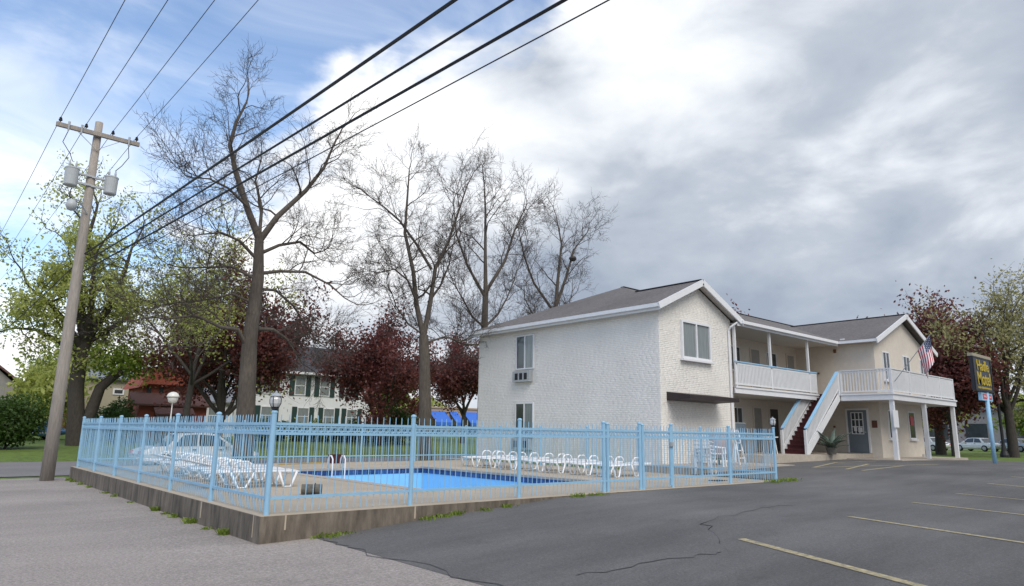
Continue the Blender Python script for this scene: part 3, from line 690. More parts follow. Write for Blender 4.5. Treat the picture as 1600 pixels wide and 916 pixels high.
def railing(a, b, pitch, bw, h=1.0, z0=0.08, m_=M['white'], capm=None, posts=(), slope=False):
    a = Vector(a); b = Vector(b); d = b - a; L = math.hypot(d.x, d.y); hd = Vector((d.x, d.y, 0)).normalized(); ang = math.atan2(hd.y, hd.x)
    mb = MB(); mb.bar(a + Vector((0, 0, z0)), b + Vector((0, 0, z0)), 0.05, 0.06)
    if not slope: mb.bar(a + Vector((0, 0, h - 0.09)), b + Vector((0, 0, h - 0.09)), 0.04, 0.05)
    for t_ in posts:
        p = a + d * t_; mb.bar(p, p + Vector((0, 0, h + 0.0)), 0.09, 0.09)
    o = mb.build('railing', m_, motel)
    MB().bar(a + Vector((0, 0, h)), b + Vector((0, 0, h)), 0.10 if not slope else 0.14, 0.045 if not slope else 0.05).build('cap_rail', capm or M['blue2'], o)
    n = int(L / pitch); key = (bw, h)
    if key not in bal:
        me = bpy.data.meshes.new('baluster'); q = MB().box(-bw / 2, bw / 2, -0.018, 0.018, z0 + 0.03, h - 0.025)
        me.from_pydata(q.v, [], q.f); me.materials.append(M['white']); bal[key] = me
    for i in range(n):
        p = a + d * ((i + 0.5) / n); k = bpy.data.objects.new('baluster', bal[key]); COL.objects.link(k); k.parent = o
        k.location = p - ORG[motel]; k.rotation_euler = (0, 0, ang + random.gauss(0, 0.01))
    return o
railing((21.2, 5.02, PF), (28.45, 5.02, PF), 0.115, 0.075)
railing((28.72, 4.02, PF), (28.72, 1.80, PF), 0.13, 0.045, 1.06, capm=M['white'], posts=(0.0, 1.0))
railing((28.78, 1.80, PF), (37.0, 1.80, PF), 0.082, 0.060, 1.06, capm=M['white'], posts=(0.26, 0.5, 0.75, 0.995))
railing((37.0, 1.86, PF), (37.0, 3.2, PF), 0.12, 0.05, 1.06, capm=M['white'])
# outside stair
SZ0, N_ST = 0.52, 14
st = MB().box(25.1, 28.66, 4.16, 5.05, SZ0 - 0.1, SZ0 - 0.05).build('stair_base', M['walk'], motel)
rise = (PF - SZ0) / N_ST; run = 3.55 / N_ST
for i in range(N_ST):
    x = 25.1 + i * run; z = SZ0 + (i + 1) * rise
    MB().box(x - 0.03, x + run + 0.02, 4.14, 5.10, z - 0.045, z).build('tread', M['stair'], st)
    MB().box(x, x + 0.02, 4.14, 5.10, z - rise, z - 0.046).build('riser', M['stair'], st)
for y in (4.08, 5.14):
    q = MB()
    q.prism([(24.98, SZ0 - 0.02), (25.25, SZ0 - 0.02), (28.66, PF - 0.28), (28.66, PF - 0.02), (28.5, PF - 0.02), (24.98, SZ0 + 0.16)], 'y', y - 0.025, y + 0.025)
    q.build('stringer', M['white'], st)
    MB().box(24.95, 25.06, y - 0.05, y + 0.05, SZ0 - 0.06, SZ0 + 1.0).build('newel_post', M['white'], st)
    MB().box(28.50, 28.60, y - 0.05, y + 0.05, PF - 0.1, PF + 1.0).build('newel_post', M['white'], st)
    railing((25.05, y, SZ0 + 0.12), (28.55, y, PF + 0.06), 0.12, 0.06, 0.95, 0.16, slope=True)
# walkway slabs
def slab_prism(name, poly, z0, z1, mt): return tag(MB().prism(poly, 'z', z0, z1).build(name, mt), kind='structure')
slab_prism('walkway', [(21.26, 4.0), (24.2, 3.95), (31.0, 3.75), (31.0, 7.19), (21.26, 7.19)], -0.2, 0.50, M['walk'])
slab_prism('front_walk', [(14.9, 3.0), (19.4, 2.75), (21.24, 2.75), (21.24, 5.15), (14.9, 5.15)], -0.2, 0.20, M['walk'])
slab_prism('office_kerb', [(28.3, 1.5), (37.1, 1.5), (37.1, 3.27), (30.99, 3.27), (30.99, 3.74), (28.3, 3.82)], -0.2, 0.315, M['walk'])
slab_prism('pool_side_walk', [(14.77, 0.6), (14.89, 3.0), (16.34, 5.15), (16.34, 16.2), (14.77, 16.2)], -0.5, 0.006, M['walk'])

# ------------------------------------------------------------------ loungers and poolside things
def make_lounger(back):
    t = thing('sun_lounger', (0, 0, 0), 'x', 'sun lounger')
    f = MB()
    for y in (-0.30, 0.30): f.tube([(-0.95, y, 0.33), (-0.2, y, 0.34), (0.95, y, 0.33)], 0.024, 6)
    for x in (-0.95, 0.2, 0.95): f.tube([(x, -0.30, 0.33), (x, 0.30, 0.33)], 0.022, 6)
    f.build('frame', M['plastic'], t, smooth=True)
    for y in (-0.315, 0.315):
        for xc, w in ((0.22, 0.24), (-0.72, 0.19)):
            MB().tube([(xc - w, y, 0.33), (xc - 0.08, y, 0.02), (xc + 0.08, y, 0.02), (xc + w, y, 0.33)], 0.026, 6).build('leg', M['plastic'], t, smooth=True)
        MB().tube([(0.0, y, 0.34), (0.07, y, 0.50), (0.14, y, 0.545), (0.32, y, 0.545), (0.40, y, 0.50), (0.46, y, 0.34)], 0.024, 6).build('armrest', M['plastic'], t, smooth=True)
    s_ = MB()
    for i in range(11): x = -0.90 + i * 0.105; s_.box(x, x + 0.085, -0.28, 0.28, 0.345, 0.362)
    tag(s_.build('seat_slats', M['plastic'], t), kind='stuff')
    b = MB(); ca, sa = math.cos(back), math.sin(back)
    for i in range(7):
        r0 = 0.02 + i * 0.105; r1 = r0 + 0.085
        q = [(0.26 + r * ca - o_ * sa, y, 0.35 + r * sa + o_ * ca) for o_ in (0, 0.018) for r, y in ((r0, -0.28), (r1, -0.28), (r1, 0.28), (r0, 0.28))]
        b.add(q, [(0, 3, 2, 1), (4, 5, 6, 7), (0, 1, 5, 4), (1, 2, 6, 5), (2, 3, 7, 6), (3, 0, 4, 7)])
    for y in (-0.27, 0.27): b.tube([(0.26, y, 0.345), (0.26 + 0.76 * ca, y, 0.345 + 0.76 * sa)], 0.02, 6)
    tag(b.build('backrest_slats', M['plastic'], t), kind='stuff')
    return t
flat, raised = make_lounger(R(2)), make_lounger(R(13))
used = set()
def lounger(kind, x, y, rz, label, group, z=0.0):
    src = flat if kind == 0 else raised
    o = src if src not in used else copy_tree(src)
    used.add(src); o.location = (x, y, z); o.rotation_euler = (0, 0, rz); tag(o, label, 'sun lounger', group)
    return o
names = ['nearest the front fence', 'second from the front fence', 'third from the front fence', 'fourth from the front fence', 'third from the back lawn', 'second from the back lawn', 'nearest the back lawn']
random.seed(11)
for i in range(7):
    lounger(0, 12.15 + random.uniform(-.12, .12), 3.45 + i * 1.08 + random.uniform(-.06, .06), random.uniform(-.06, .06), 'white lounger in the row along the motel wall, ' + names[i], 'loungers in the row along the motel wall')
ln = ['nearest the camera', 'second from the camera', 'third from the camera', 'fourth from the camera', 'fifth from the camera', 'second from the street end', 'nearest the street']
for i in range(7):
    lounger(1 if i in (2, 5) else 0, 1.72 + random.uniform(-.15, .2), 4.9 + i * 1.0 + random.uniform(-.1, .1), math.pi + random.uniform(-.12, .12), 'white lounger crowded along the left fence, ' + ln[i], 'loungers crowded along the left fence')

t = thing('storage_crate', (8.2, 13.95, 0), 'small dark red plastic crate on the deck behind the pool', 'crate')
mb = MB(); mb.box(7.95, 8.45, 13.75, 14.1, 0.0, 0.05)
mb.build('floor', M['crimson'], t)
for a in ((7.95, 8.45, 13.75, 13.78), (7.95, 8.45, 14.07, 14.10), (7.95, 7.98, 13.78, 14.07), (8.42, 8.45, 13.78, 14.07)):
    MB().box(*a, 0.05, 0.32).build('side', M['crimson'], t)
q = MB(); q.tube([(5.7, 13.3, 0.03), (7.75, 14.05, 0.03)], 0.02, 6)
tag(q.build('skimmer_pole', M['yellowpole'], origin=(5.7, 13.3, 0)), 'yellow skimmer pole lying on the deck behind the pool', 'pole')
mat_ = thing('rolled_mat', (1.97, 2.72, 0), 'grey rolled mat lying on the deck behind the near fence panel', 'mat')
mb = MB(); pts = []
for k in range(40):
    a = k * 0.45; r_ = 0.03 + k * 0.0019; pts.append((r_ * math.cos(a), r_ * math.sin(a)))
dv = Vector((0.86, -0.5, 0)); sv = Vector((0.5, 0.86, 0)); c0 = Vector((1.97, 2.72, 0.105))
vs = []
for e in (-0.19, 0.19):
    for (a, b) in pts: vs.append(c0 + dv * e + sv * a + Vector((0, 0, b)))
n = len(pts); mb.add(vs, [(i, i + 1, n + i + 1, n + i) for i in range(n - 1)])
o = mb.build('roll', M['stone'], mat_); md = o.modifiers.new('thick', 'SOLIDIFY'); md.thickness = 0.012
MB().tube([c0 + dv * 0.06 + sv * 0.108 * math.cos(a) + Vector((0, 0, 0.108 * math.sin(a))) for a in np.linspace(0, 2 * math.pi, 15)[:-1]], 0.007, 5, caps=False, closed=True).build('strap', M['dark'], mat_)

def make_chair():
    t = thing('patio_chair', (0, 0, 0), 'x', 'chair')
    for sx in (-1, 1):
        for sy in (-1, 1): MB().tube([(sx * 0.26, sy * 0.25, 0), (sx * 0.235, sy * 0.22, 0.42)], [0.022, 0.028], 6).build('leg', M['plastic'], t)
        MB().tube([(sx * 0.25, -0.25, 0.42), (sx * 0.27, -0.24, 0.62), (sx * 0.27, 0.18, 0.66), (sx * 0.24, 0.27, 0.66)], 0.022, 6).build('armrest', M['plastic'], t)
    MB().box(-0.24, 0.24, -0.24, 0.22, 0.41, 0.44).build('seat', M['plastic'], t)
    b = MB()
    for k in range(6): x = -0.21 + k * 0.084; b.bar((x, 0.22, 0.44), (x * 1.1, 0.32, 0.84), 0.045, 0.02, (0, 1, 0))
    b.bar((-0.25, 0.32, 0.85), (0.25, 0.32, 0.85), 0.03, 0.06)
    tag(b.build('backrest', M['plastic'], t), kind='stuff')
    return t
ch = make_chair()
spots = [(15.35, 2.75, 0.25, 1.9, 'bottom of the stack'), (15.35, 2.76, 0.37, 1.9, 'second in the stack'), (15.35, 2.77, 0.49, 1.9, 'third in the stack'), (15.35, 2.78, 0.61, 1.9, 'top of the stack')]
for i, (x, y, z, rz, w) in enumerate(spots):
    o = ch if i == 0 else copy_tree(ch); o.location = (x, y, z - 0.24); o.rotation_euler = (0, 0, rz)
    tag(o, 'white plastic patio chair beside the motel corner, ' + w, 'chair', 'stacked patio chairs')
o = copy_tree(ch); o.location = (16.9, 3.3, 0.2); o.rotation_euler = (0, 0, 0.4); tag(o, 'single white patio chair in front of the awning wall', 'chair')
t = thing('covered_grill', (18.3, 4.1, 0.2), 'grill under a pale mauve cover in front of the gable wall', 'grill')
mb = MB(); pr = [(0.40, 0.25), (0.46, 0.45), (0.46, 0.75), (0.42, 0.98), (0.30, 1.10), (0.12, 1.15)]
mb.lathe(pr, (18.3, 4.1, 0.2), 14); mb.v = [(18.3 + (p[0] - 18.3) * 1.15, p[1] + 0.03 * math.sin(p[2] * 9 + p[0] * 11), p[2]) for p in mb.v]
mb.build('cover', M['cover'], t, smooth=True)
for dx in (-0.3, 0.3):
    for dy in (-0.2, 0.2): MB().tube([(18.3 + dx, 4.1 + dy, 0.2), (18.3 + dx, 4.1 + dy, 0.5)], 0.025, 6).build('leg', M['dark'], t)
MB().box(17.95, 18.65, 3.85, 4.35, 0.38, 0.42).build('shelf', M['llime'], t)
t = thing('step_ladder', (19.2, 3.9, 0.2), 'white folding stepladder leaning beside the covered grill', 'ladder')
for dx in (-0.2, 0.2):
    MB().bar((19.2 + dx, 3.7, 0.2), (19.25 + dx * 0.7, 3.95, 1.45), 0.05, 0.03).build('rail', M['plastic'], t)
    MB().bar((19.2 + dx, 4.35, 0.2), (19.25 + dx * 0.7, 4.0, 1.45), 0.04, 0.03).build('rear_leg', M['plastic'], t)
for k in range(4): MB().box(19.02 + 0.01 * k, 19.40 - 0.01 * k, 3.70 + 0.06 * k, 3.80 + 0.06 * k, 0.42 + 0.27 * k, 0.45 + 0.27 * k).build('step', M['plastic'], t)
t = thing('ice_machine', (22.8, 6.4, 0.5), 'blue-grey ice machine under the porch beside the motel corner', 'machine')
MB().box(22.2, 23.4, 5.95, 6.9, 0.55, 1.75).build('cabinet', M['cabinet'], t)
for k in range(4): MB().box(22.24 + k * 0.30, 22.48 + k * 0.30, 5.935, 5.951, 0.68, 1.62).build('panel', M['cabinet'], t)
MB().box(22.2, 23.4, 5.93, 6.9, 1.75, 1.80).build('lid', M['metal'], t)
for dx in (22.3, 23.3): MB().box(dx - 0.05, dx + 0.05, 6.0, 6.1, 0.5, 0.55).build('foot', M['dark'], t)
t = thing('side_table', (24.0, 5.2, 0.5), 'small white plastic table beside the ice machine', 'table')
MB().lathe([(0.36, 0.68), (0.37, 0.70), (0.36, 0.72), (0.02, 0.725)], (24.0, 5.2, 0.5), 18).build('top', M['plastic'], t)
for k in range(4):
    a = math.pi / 4 + k * math.pi / 2
    MB().tube([(24.0 + 0.3 * math.cos(a), 5.2 + 0.3 * math.sin(a), 0.5), (24.0 + 0.22 * math.cos(a), 5.2 + 0.22 * math.sin(a), 1.18)], 0.022, 6).build('leg', M['plastic'], t)
t = thing('drain_grate', (13.1, 0.9, 0.0), 'small dark drain grate in the deck near the right fence', 'drain')
for k in range(6): MB().box(12.85 + k * 0.09, 12.9 + k * 0.09, 0.75, 1.05, 0.004, 0.016).build('bar', M['dark'], t)
# agave in a pot under the stair
t = thing('agave_plant', (26.75, 3.8, 0.5), 'grey-green agave plant in a pot beside the stairs', 'plant')
MB().lathe([(0.18, 0), (0.24, 0.28), (0.26, 0.30), (0.22, 0.30)], (26.75, 3.8, 0.5), 14).build('pot', M['stone'], t)
random.seed(21)
for k in range(22):
    a = k * 2.4; L = random.uniform(0.75, 1.15); e = random.uniform(0.5, 1.35); c = Vector((26.75, 3.8, 0.72)); h_ = Vector((math.cos(a), math.sin(a), 0)); sd_ = Vector((-math.sin(a), math.cos(a), 0))
    vs = []; fs = []
    for i in range(7):
        s_ = i / 6; r_ = L * s_ * math.cos(e * (1 - 0.35 * s_)); z_ = L * s_ * math.sin(e) - 0.35 * L * s_ * s_ * (1.2 - e * 0.6); w = 0.12 * (1 - s_) ** 0.6 * (0.6 + 1.2 * s_ * (1 - s_) * 2) + 0.003
        p = c + h_ * r_ + Vector((0, 0, z_)); vs += [p - sd_ * w + Vector((0, 0, 0.03)), p, p + sd_ * w + Vector((0, 0, 0.03))]
    for i in range(6):
        for j in range(2): fs.append((i * 3 + j, i * 3 + j + 1, i * 3 + j + 4, i * 3 + j + 3))
    o = MB().add(vs, fs).build('leaf', M['agave'], t, smooth=True, fix=False); md = o.modifiers.new('thick', 'SOLIDIFY'); md.thickness = 0.012

# ------------------------------------------------------------------ flag on the balcony corner
fl = thing('flag', (28.85, 1.78, 3.9), 'American flag hanging from an angled pole at the balcony corner', 'flag')
b0 = Vector((28.88, 1.72, 3.72)); tip = Vector((28.72, 0.02, 5.70)); pd = (b0 - tip).normalized()
MB().tube([b0, tip], 0.018, 8).build('flagpole', M['metal'], fl)
MB().lathe([(0.001, -0.04), (0.03, -0.02), (0.03, 0.02), (0.001, 0.04)], tip, 10).build('finial', M['signyel'], fl)
GU, GV = 40, 26; vs = []; uv = []
for i in range(GU + 1):
    for j in range(GV + 1):
        s_ = j / GV; w = i / GU                       # s along the hoist (0 = tip), w along the fly
        p = tip + pd * (0.06 + 0.86 * s_)
        drop = 1.30 * w; fold = 0.10 * math.sin(6.5 * s_ + 2.0 * w) * min(1, w * 3)
        q = p + Vector((0.08 * math.sin(3.0 * w + s_ * 3) * w + fold * 0.7, -0.04 * w - 0.22 * s_ * w + 0.05 * math.sin(7 * s_ + 3 * w) * w, -drop * (0.86 + 0.1 * s_)))
        vs.append(q); uv.append((w, 1 - s_))
fs = [(i * (GV + 1) + j, i * (GV + 1) + j + 1, (i + 1) * (GV + 1) + j + 1, (i + 1) * (GV + 1) + j) for i in range(GU) for j in range(GV)]
def flag_mat():
    mt = bpy.data.materials.new('flag_cloth'); mt.use_nodes = True; nt = mt.node_tree; N = nt.nodes.new; L = nt.links.new; b = nt.nodes['Principled BSDF']
    b.inputs['Roughness'].default_value = 0.8
    u = N('ShaderNodeUVMap'); sp = N('ShaderNodeSeparateXYZ'); L(u.outputs[0], sp.inputs[0])
    def mm(op, a, b_=None):
        n_ = N('ShaderNodeMath'); n_.operation = op
        for i, v in enumerate((a, b_)):
            if v is None: continue
            if isinstance(v, (int, float)): n_.inputs[i].default_value = v
            else: L(v, n_.inputs[i])
        return n_.outputs[0]
    stripe = mm('MODULO', mm('FLOOR', mm('MULTIPLY', sp.outputs[1], 13.0)), 2.0)
    mx = N('ShaderNodeMix'); mx.data_type = 'RGBA'; L(stripe, mx.inputs[0]); mx.inputs[6].default_value = (0.42, 0.03, 0.05, 1); mx.inputs[7].default_value = (0.78, 0.74, 0.74, 1)
    can = mm('MULTIPLY', mm('LESS_THAN', sp.outputs[0], 0.40), mm('GREATER_THAN', sp.outputs[1], 6 / 13))
    fu = mm('SUBTRACT', mm('FRACT', mm('MULTIPLY', sp.outputs[0], 6 / 0.4)), 0.5); fv = mm('SUBTRACT', mm('FRACT', mm('MULTIPLY', sp.outputs[1], 9.3)), 0.5)
    star = mm('LESS_THAN', mm('ADD', mm('MULTIPLY', fu, fu), mm('MULTIPLY', fv, fv)), 0.055)
    m2 = N('ShaderNodeMix'); m2.data_type = 'RGBA'; L(star, m2.inputs[0]); m2.inputs[6].default_value = (0.035, 0.05, 0.13, 1); m2.inputs[7].default_value = (0.75, 0.75, 0.75, 1)
    m3 = N('ShaderNodeMix'); m3.data_type = 'RGBA'; L(can, m3.inputs[0]); L(mx.outputs[2], m3.inputs[6]); L(m2.outputs[2], m3.inputs[7]); L(m3.outputs[2], b.inputs['Base Color'])
    return mt
o = MB().add(vs, fs).build('cloth', flag_mat(), fl, smooth=True, fix=False)
ul = o.data.uv_layers.new(name='UVMap')
for lp in o.data.loops: ul.data[lp.index].uv = uv[lp.vertex_index]

# ------------------------------------------------------------------ motel sign
sg = thing('motel_sign', (32.4, -0.8, 0.13), 'black and yellow motel sign on a light blue post by the parking lot', 'sign')
MB().tube([(32.72, -0.92, 0.05), (32.68, -0.92, 3.3)], 0.085, 12).build('post', M['blue2'], sg, smooth=True)
MB().box(30.95, 33.55, -1.0, -0.86, 3.32, 4.80).build('cabinet', M['signblk'], sg)
MB().box(30.90, 33.6, -1.03, -0.83, 4.80, 4.93).build('top_cap', M['signtan'], sg)
fr = MB(); fr.box(30.95, 31.05, -1.02, -0.99, 3.32, 4.80); fr.box(33.45, 33.55, -1.02, -0.99, 3.32, 4.80); fr.box(31.05, 33.45, -1.02, -0.99, 3.32, 3.38); fr.box(31.05, 33.45, -1.02, -0.99, 4.74, 4.80)
fr.build('face_frame', M['dark'], sg)
MB().box(31.85, 33.45, -0.95, -0.82, 2.93, 3.28).build('lower_box', M['blue2'], sg)
MB().box(32.0, 33.3, -0.962, -0.951, 3.0, 3.21).build('red_panel', M['signred'], sg)
def letters(txt, size, x, z, y, m_, parent, sx=1.0):
    me = text_mesh(txt, size); me.materials.clear(); me.materials.append(m_)
    o = bpy.data.objects.new('lettering', me); COL.objects.link(o); o.parent = parent
    o.location = Vector((x, y, z)) - ORG[parent]; o.rotation_euler = (math.pi / 2, 0, 0); o.scale = (sx, 1, 1); ORG[o] = ORG[parent]; return o
letters('Hadle', 0.66, 32.25, 4.42, -1.015, M['signyel'], sg, 1.1); letters('Motel', 0.80, 32.27, 3.84, -1.015, M['signyel'], sg, 1.02)
def strokes(x0, x1, z0, z1, y, m_, seed):          # small lettering too blurred to read: a row of letter-sized strokes
    r_ = random.Random(seed); mb = MB(); x = x0
    while x < x1 - 0.05:
        w_ = r_.uniform(0.05, 0.09); mb.box(x, x + w_, y - 0.006, y, z0 + r_.uniform(0, .02), z1 - r_.uniform(0, .03)); x += w_ + (0.03 if r_.random() < 0.85 else 0.1)
    tag(mb.build('small_lettering', m_, sg), kind='stuff')
strokes(31.3, 33.25, 3.42, 3.52, -1.003, M['signyel'], 1); strokes(32.1, 33.2, 3.05, 3.16, -0.964, M['pink'], 2)
sg.location.x -= 0.68
o = MB().box(28.45, 29.0, 1.74, 1.77, 1.7, 2.45).build('notice_panel', M['white'], motel)

# ------------------------------------------------------------------ painted markings and cracks
def paint(name, a, b, w, m_=M['yellow'], dz=0.012):
    a = Vector((*a, 0)); b = Vector((*b, 0)); d = (b - a); L = d.length; d.normalize(); s_ = Vector((-d.y, d.x, 0)) * w / 2
    n = max(2, int(L / 0.5)); vs = []
    for i in range(n + 1):
        p = a + d * (L * i / n)
        for q in (p - s_, p + s_): vs.append((q.x, q.y, ground(q.x, q.y) + dz))
    fs = [(2 * i, 2 * i + 1, 2 * i + 3, 2 * i + 2) for i in range(n)]
    return tag(np_object(name, vs, fs, m_), kind='structure')
for i in range(7):
    x = 3.95 + i * 3.55
    paint('parking_line', (x, -5.3 + i * 0.28), (x - 2.3, -11.5 + i * 0.28), 0.11) if i else paint('parking_line', (4.45, -4.9), (2.5, -9.9), 0.12)
for (a, b) in (((20.3, 1.6), (24.2, 2.5)), ((20.4, 0.5), (24.4, 1.35)), ((20.2, -0.1), (24.6, 0.15)), ((24.2, 2.5), (26.8, 2.0)), ((20.3, 1.6), (26.9, -0.3))):
    paint('hatching', a, b, 0.12)
mcr = mat('crack_sealant', (0.062, 0.061, 0.062), 0.8)
def crack(pts, w):
    random.seed(int(pts[0][0] * 100)); P = []
    for i in range(len(pts) - 1):
        for k in range(8):
            t_ = k / 8; P.append((pts[i][0] * (1 - t_) + pts[i + 1][0] * t_ + random.gauss(0, .05), pts[i][1] * (1 - t_) + pts[i + 1][1] * t_ + random.gauss(0, .05)))
    vs = []; fs = []
    for i, (x, y) in enumerate(P):
        ww = w * random.uniform(0.4, 1.3); vs += [(x - ww * .6, y - ww * .6, ground(x, y) + 0.011), (x + ww * .6, y + ww * .6, ground(x, y) + 0.011)]
    for i in range(len(P) - 1): fs.append((2 * i, 2 * i + 1, 2 * i + 3, 2 * i + 2))
    tag(np_object('crack', vs, fs, mcr), kind='structure')
crack([(3.6, -5.2), (5.2, -3.9), (7.6, -3.5), (9.0, -3.6)], 0.018); crack([(1.6, -4.6), (3.0, -4.9), (3.7, -5.2)], 0.02)
crack([(0.74, -0.2), (0.70, -1.6), (0.76, -4.2), (0.70, -9)], 0.02)
# weeds along the wall foot
rg = np.random.default_rng(4)
V = []; F = []
def tuft(x, y, z, n, h, r):
    for k in range(n):
        a = rg.uniform(0, 6.28); l = h * rg.uniform(0.5, 1.1); ox, oy = rg.normal(0, r, 2); lean = rg.uniform(0.2, 0.9); w = rg.uniform(0.006, 0.02)
        dx, dy = math.cos(a), math.sin(a); bx_, by_ = x + ox, y + oy
        k0 = len(V)
        V.extend([(bx_ - dy * w, by_ + dx * w, z - 0.02), (bx_ + dy * w, by_ - dx * w, z - 0.02), (bx_ + dx * l * lean * .6 + dy * w, by_ + dy * l * lean * .6 - dx * w, z + l * .7), (bx_ + dx * l * lean, by_ + dy * l * lean, z + l * 0.8)])
        F.append((k0, k0 + 1, k0 + 2, k0 + 3))
for y in (0.9, 1.9, 2.9, 3.6, 4.4, 4.9, 6.6, 8.3, 9.3, 11.2, 12.6, 13.6, 14.2): tuft(-0.2, y + rg.uniform(-.2, .2), -0.375, int(rg.integers(20, 70)), rg.uniform(0.05, 0.12), 0.045)
for x in (0.75, 0.95, 1.2, 2.7, 3.0, 3.3, 3.9, 4.4, 6.2, 6.4, 6.7, 7.0): tuft(x, -0.2, ground(x, -0.2), int(rg.integers(25, 60)), rg.uniform(0.05, 0.10), 0.07)
for x in (13.9, 14.3, 14.7, 15.0, 15.2): tuft(x, -0.22, ground(x, -.2), 40, 0.1, 0.12)
tag(np_object('weeds', V, F, M['llime']), 'low green weeds growing along the foot of the retaining wall', 'weeds', kind='stuff')

# ------------------------------------------------------------------ utility pole and wires
PXP, PYP = -0.72, 14.55
up_ = thing('utility_pole', (PXP, PYP, -0.4), 'tall weathered wooden utility pole with crossarm and transformers', 'utility pole')
MB().tube([(PXP, PYP, -0.7), (PXP, PYP, 3.0), (PXP, PYP, 7), (PXP, PYP, 10.95)], [0.185, 0.168, 0.140, 0.112], 16).build('pole', M['wood'], up_, smooth=True)
MB().box(-1.88, 0.48, PYP - 0.21, PYP - 0.10, 10.42, 10.55).build('crossarm', M['wood'], up_)
for e in (-1.30, -0.08): MB().bar((e, PYP - 0.17, 10.42), (PXP, PYP - 0.16, 9.95), 0.03, 0.012).build('brace', M['metal'], up_)
WXs = (-1.78, -1.08, -0.32, 0.38)
for x in WXs:
    MB().lathe([(0.015, 0), (0.015, 0.06), (0.05, 0.07), (0.055, 0.11), (0.03, 0.13), (0.045, 0.15), (0.02, 0.19)], (x, PYP - 0.155, 10.55), 10).build('insulator', M['dark'], up_)
for x in (-1.55, -1.2, 0.15):
    MB().tube([(x, PYP - 0.26, 10.62), (x, PYP - 0.26, 10.32)], [0.035, 0.025], 8).build('cutout_fuse', M['metal'], up_)
for (x, z) in ((-1.27, 8.60), (-0.17, 8.58)):
    y = PYP - 0.12
    o = MB().lathe([(0.165, 0.0), (0.185, 0.03), (0.195, 0.54), (0.205, 0.55), (0.205, 0.58), (0.17, 0.61), (0.02, 0.64)], (x, y, z), 18).build('transformer', M['tank'], up_, smooth=False)
    for dx in (-0.09, 0.09): MB().lathe([(0.03, 0.66), (0.035, 0.72), (0.022, 0.78), (0.01, 0.85)], (x + dx, y, z), 8).build('bushing', M['tank'], o)
    MB().box(min(x, PXP), max(x, PXP), y - 0.04, y + 0.04, z + 0.42, z + 0.48).build('bracket', M['metal'], o); MB().box(min(x, PXP), max(x, PXP), y - 0.04, y + 0.04, z + 0.12, z + 0.18).build('bracket', M['metal'], o)
MB().lathe([(0.05, 0.22), (0.09, 0.20), (0.15, 0.08), (0.16, 0.0), (0.10, -0.12), (0.02, -0.14)], (-1.2, PYP - 0.5, 7.85), 14).build('street_light', M['tank'], up_, smooth=True)
MB().tube([(PXP, PYP - 0.15, 7.8), (-1.0, PYP - 0.4, 8.1), (-1.2, PYP - 0.5, 8.05)], 0.025, 6).build('light_arm', M['metal'], up_)
for pts in ([(-1.55, PYP - 0.26, 10.3), (-1.65, PYP - 0.3, 9.9), (-1.4, PYP - 0.2, 9.6), (-1.3, PYP - 0.12, 9.4)], [(0.15, PYP - 0.26, 10.3), (0.2, PYP - 0.3, 9.9), (0.05, PYP - 0.2, 9.6), (-0.1, PYP - 0.12, 9.4)],
            [(-1.45, PYP - 0.2, 8.6), (-1.52, PYP - 0.2, 8.35), (-1.2, PYP - 0.2, 8.2), (-0.9, PYP - 0.12, 8.05)], [(-0.55, PYP - 0.12, 8.2), (-0.3, PYP - 0.2, 8.3), (-0.1, PYP - 0.2, 8.5)]):
    MB().tube(pts, 0.012, 5).build('jumper_cable', M['dark'], up_)
def wire(a, b, r, sag, label, ext=None, grp='overhead wires'):
    a = Vector(a); b = Vector(b); pts = []
    for i in range(31):
        t_ = i / 30; p = a.lerp(b, t_); p.z -= sag * 4 * t_ * (1 - t_); pts.append(p)
    o = MB().tube(pts, r, 6).build('overhead_wire', M['dark'], origin=a); tag(o, label, 'wire', grp)
for k, x in enumerate(WXs):
    od_ = ['leftmost', 'second from the left', 'third from the left', 'rightmost'][k]
    wire((x, PYP - 0.155, 10.74), (x - 0.04, -26, 10.4), 0.009, 0.35, 'thin power wire running overhead from the crossarm, ' + od_)
    wire((x, PYP - 0.155, 10.74), (x + 0.1, 58, 12.2), 0.009, 0.35, 'thin power wire running back towards the street, ' + od_)
wire((-0.62, PYP - 0.2, 6.5), (1.45, -26, 6.75), 0.026, 0.10, 'thick black cable overhead, uppermost of the three')
wire((-0.58, PYP - 0.2, 6.25), (2.15, -26, 6.7), 0.020, 0.10, 'thick black cable overhead, middle of the three')
wire((-0.58, PYP - 0.2, 5.95), (2.95, -26, 6.9), 0.023, 0.10, 'thick black cable overhead, lowest of the three')
wire((-0.58, PYP - 0.2, 5.7), (4.1, -26, 7.4), 0.010, 0.05, 'thin service wire overhead below the thick cables')
wire((-0.62, PYP + 0.1, 6.45), (-0.3, 58, 7.2), 0.02, 0.2, 'thick black cable running from the pole back across the street')

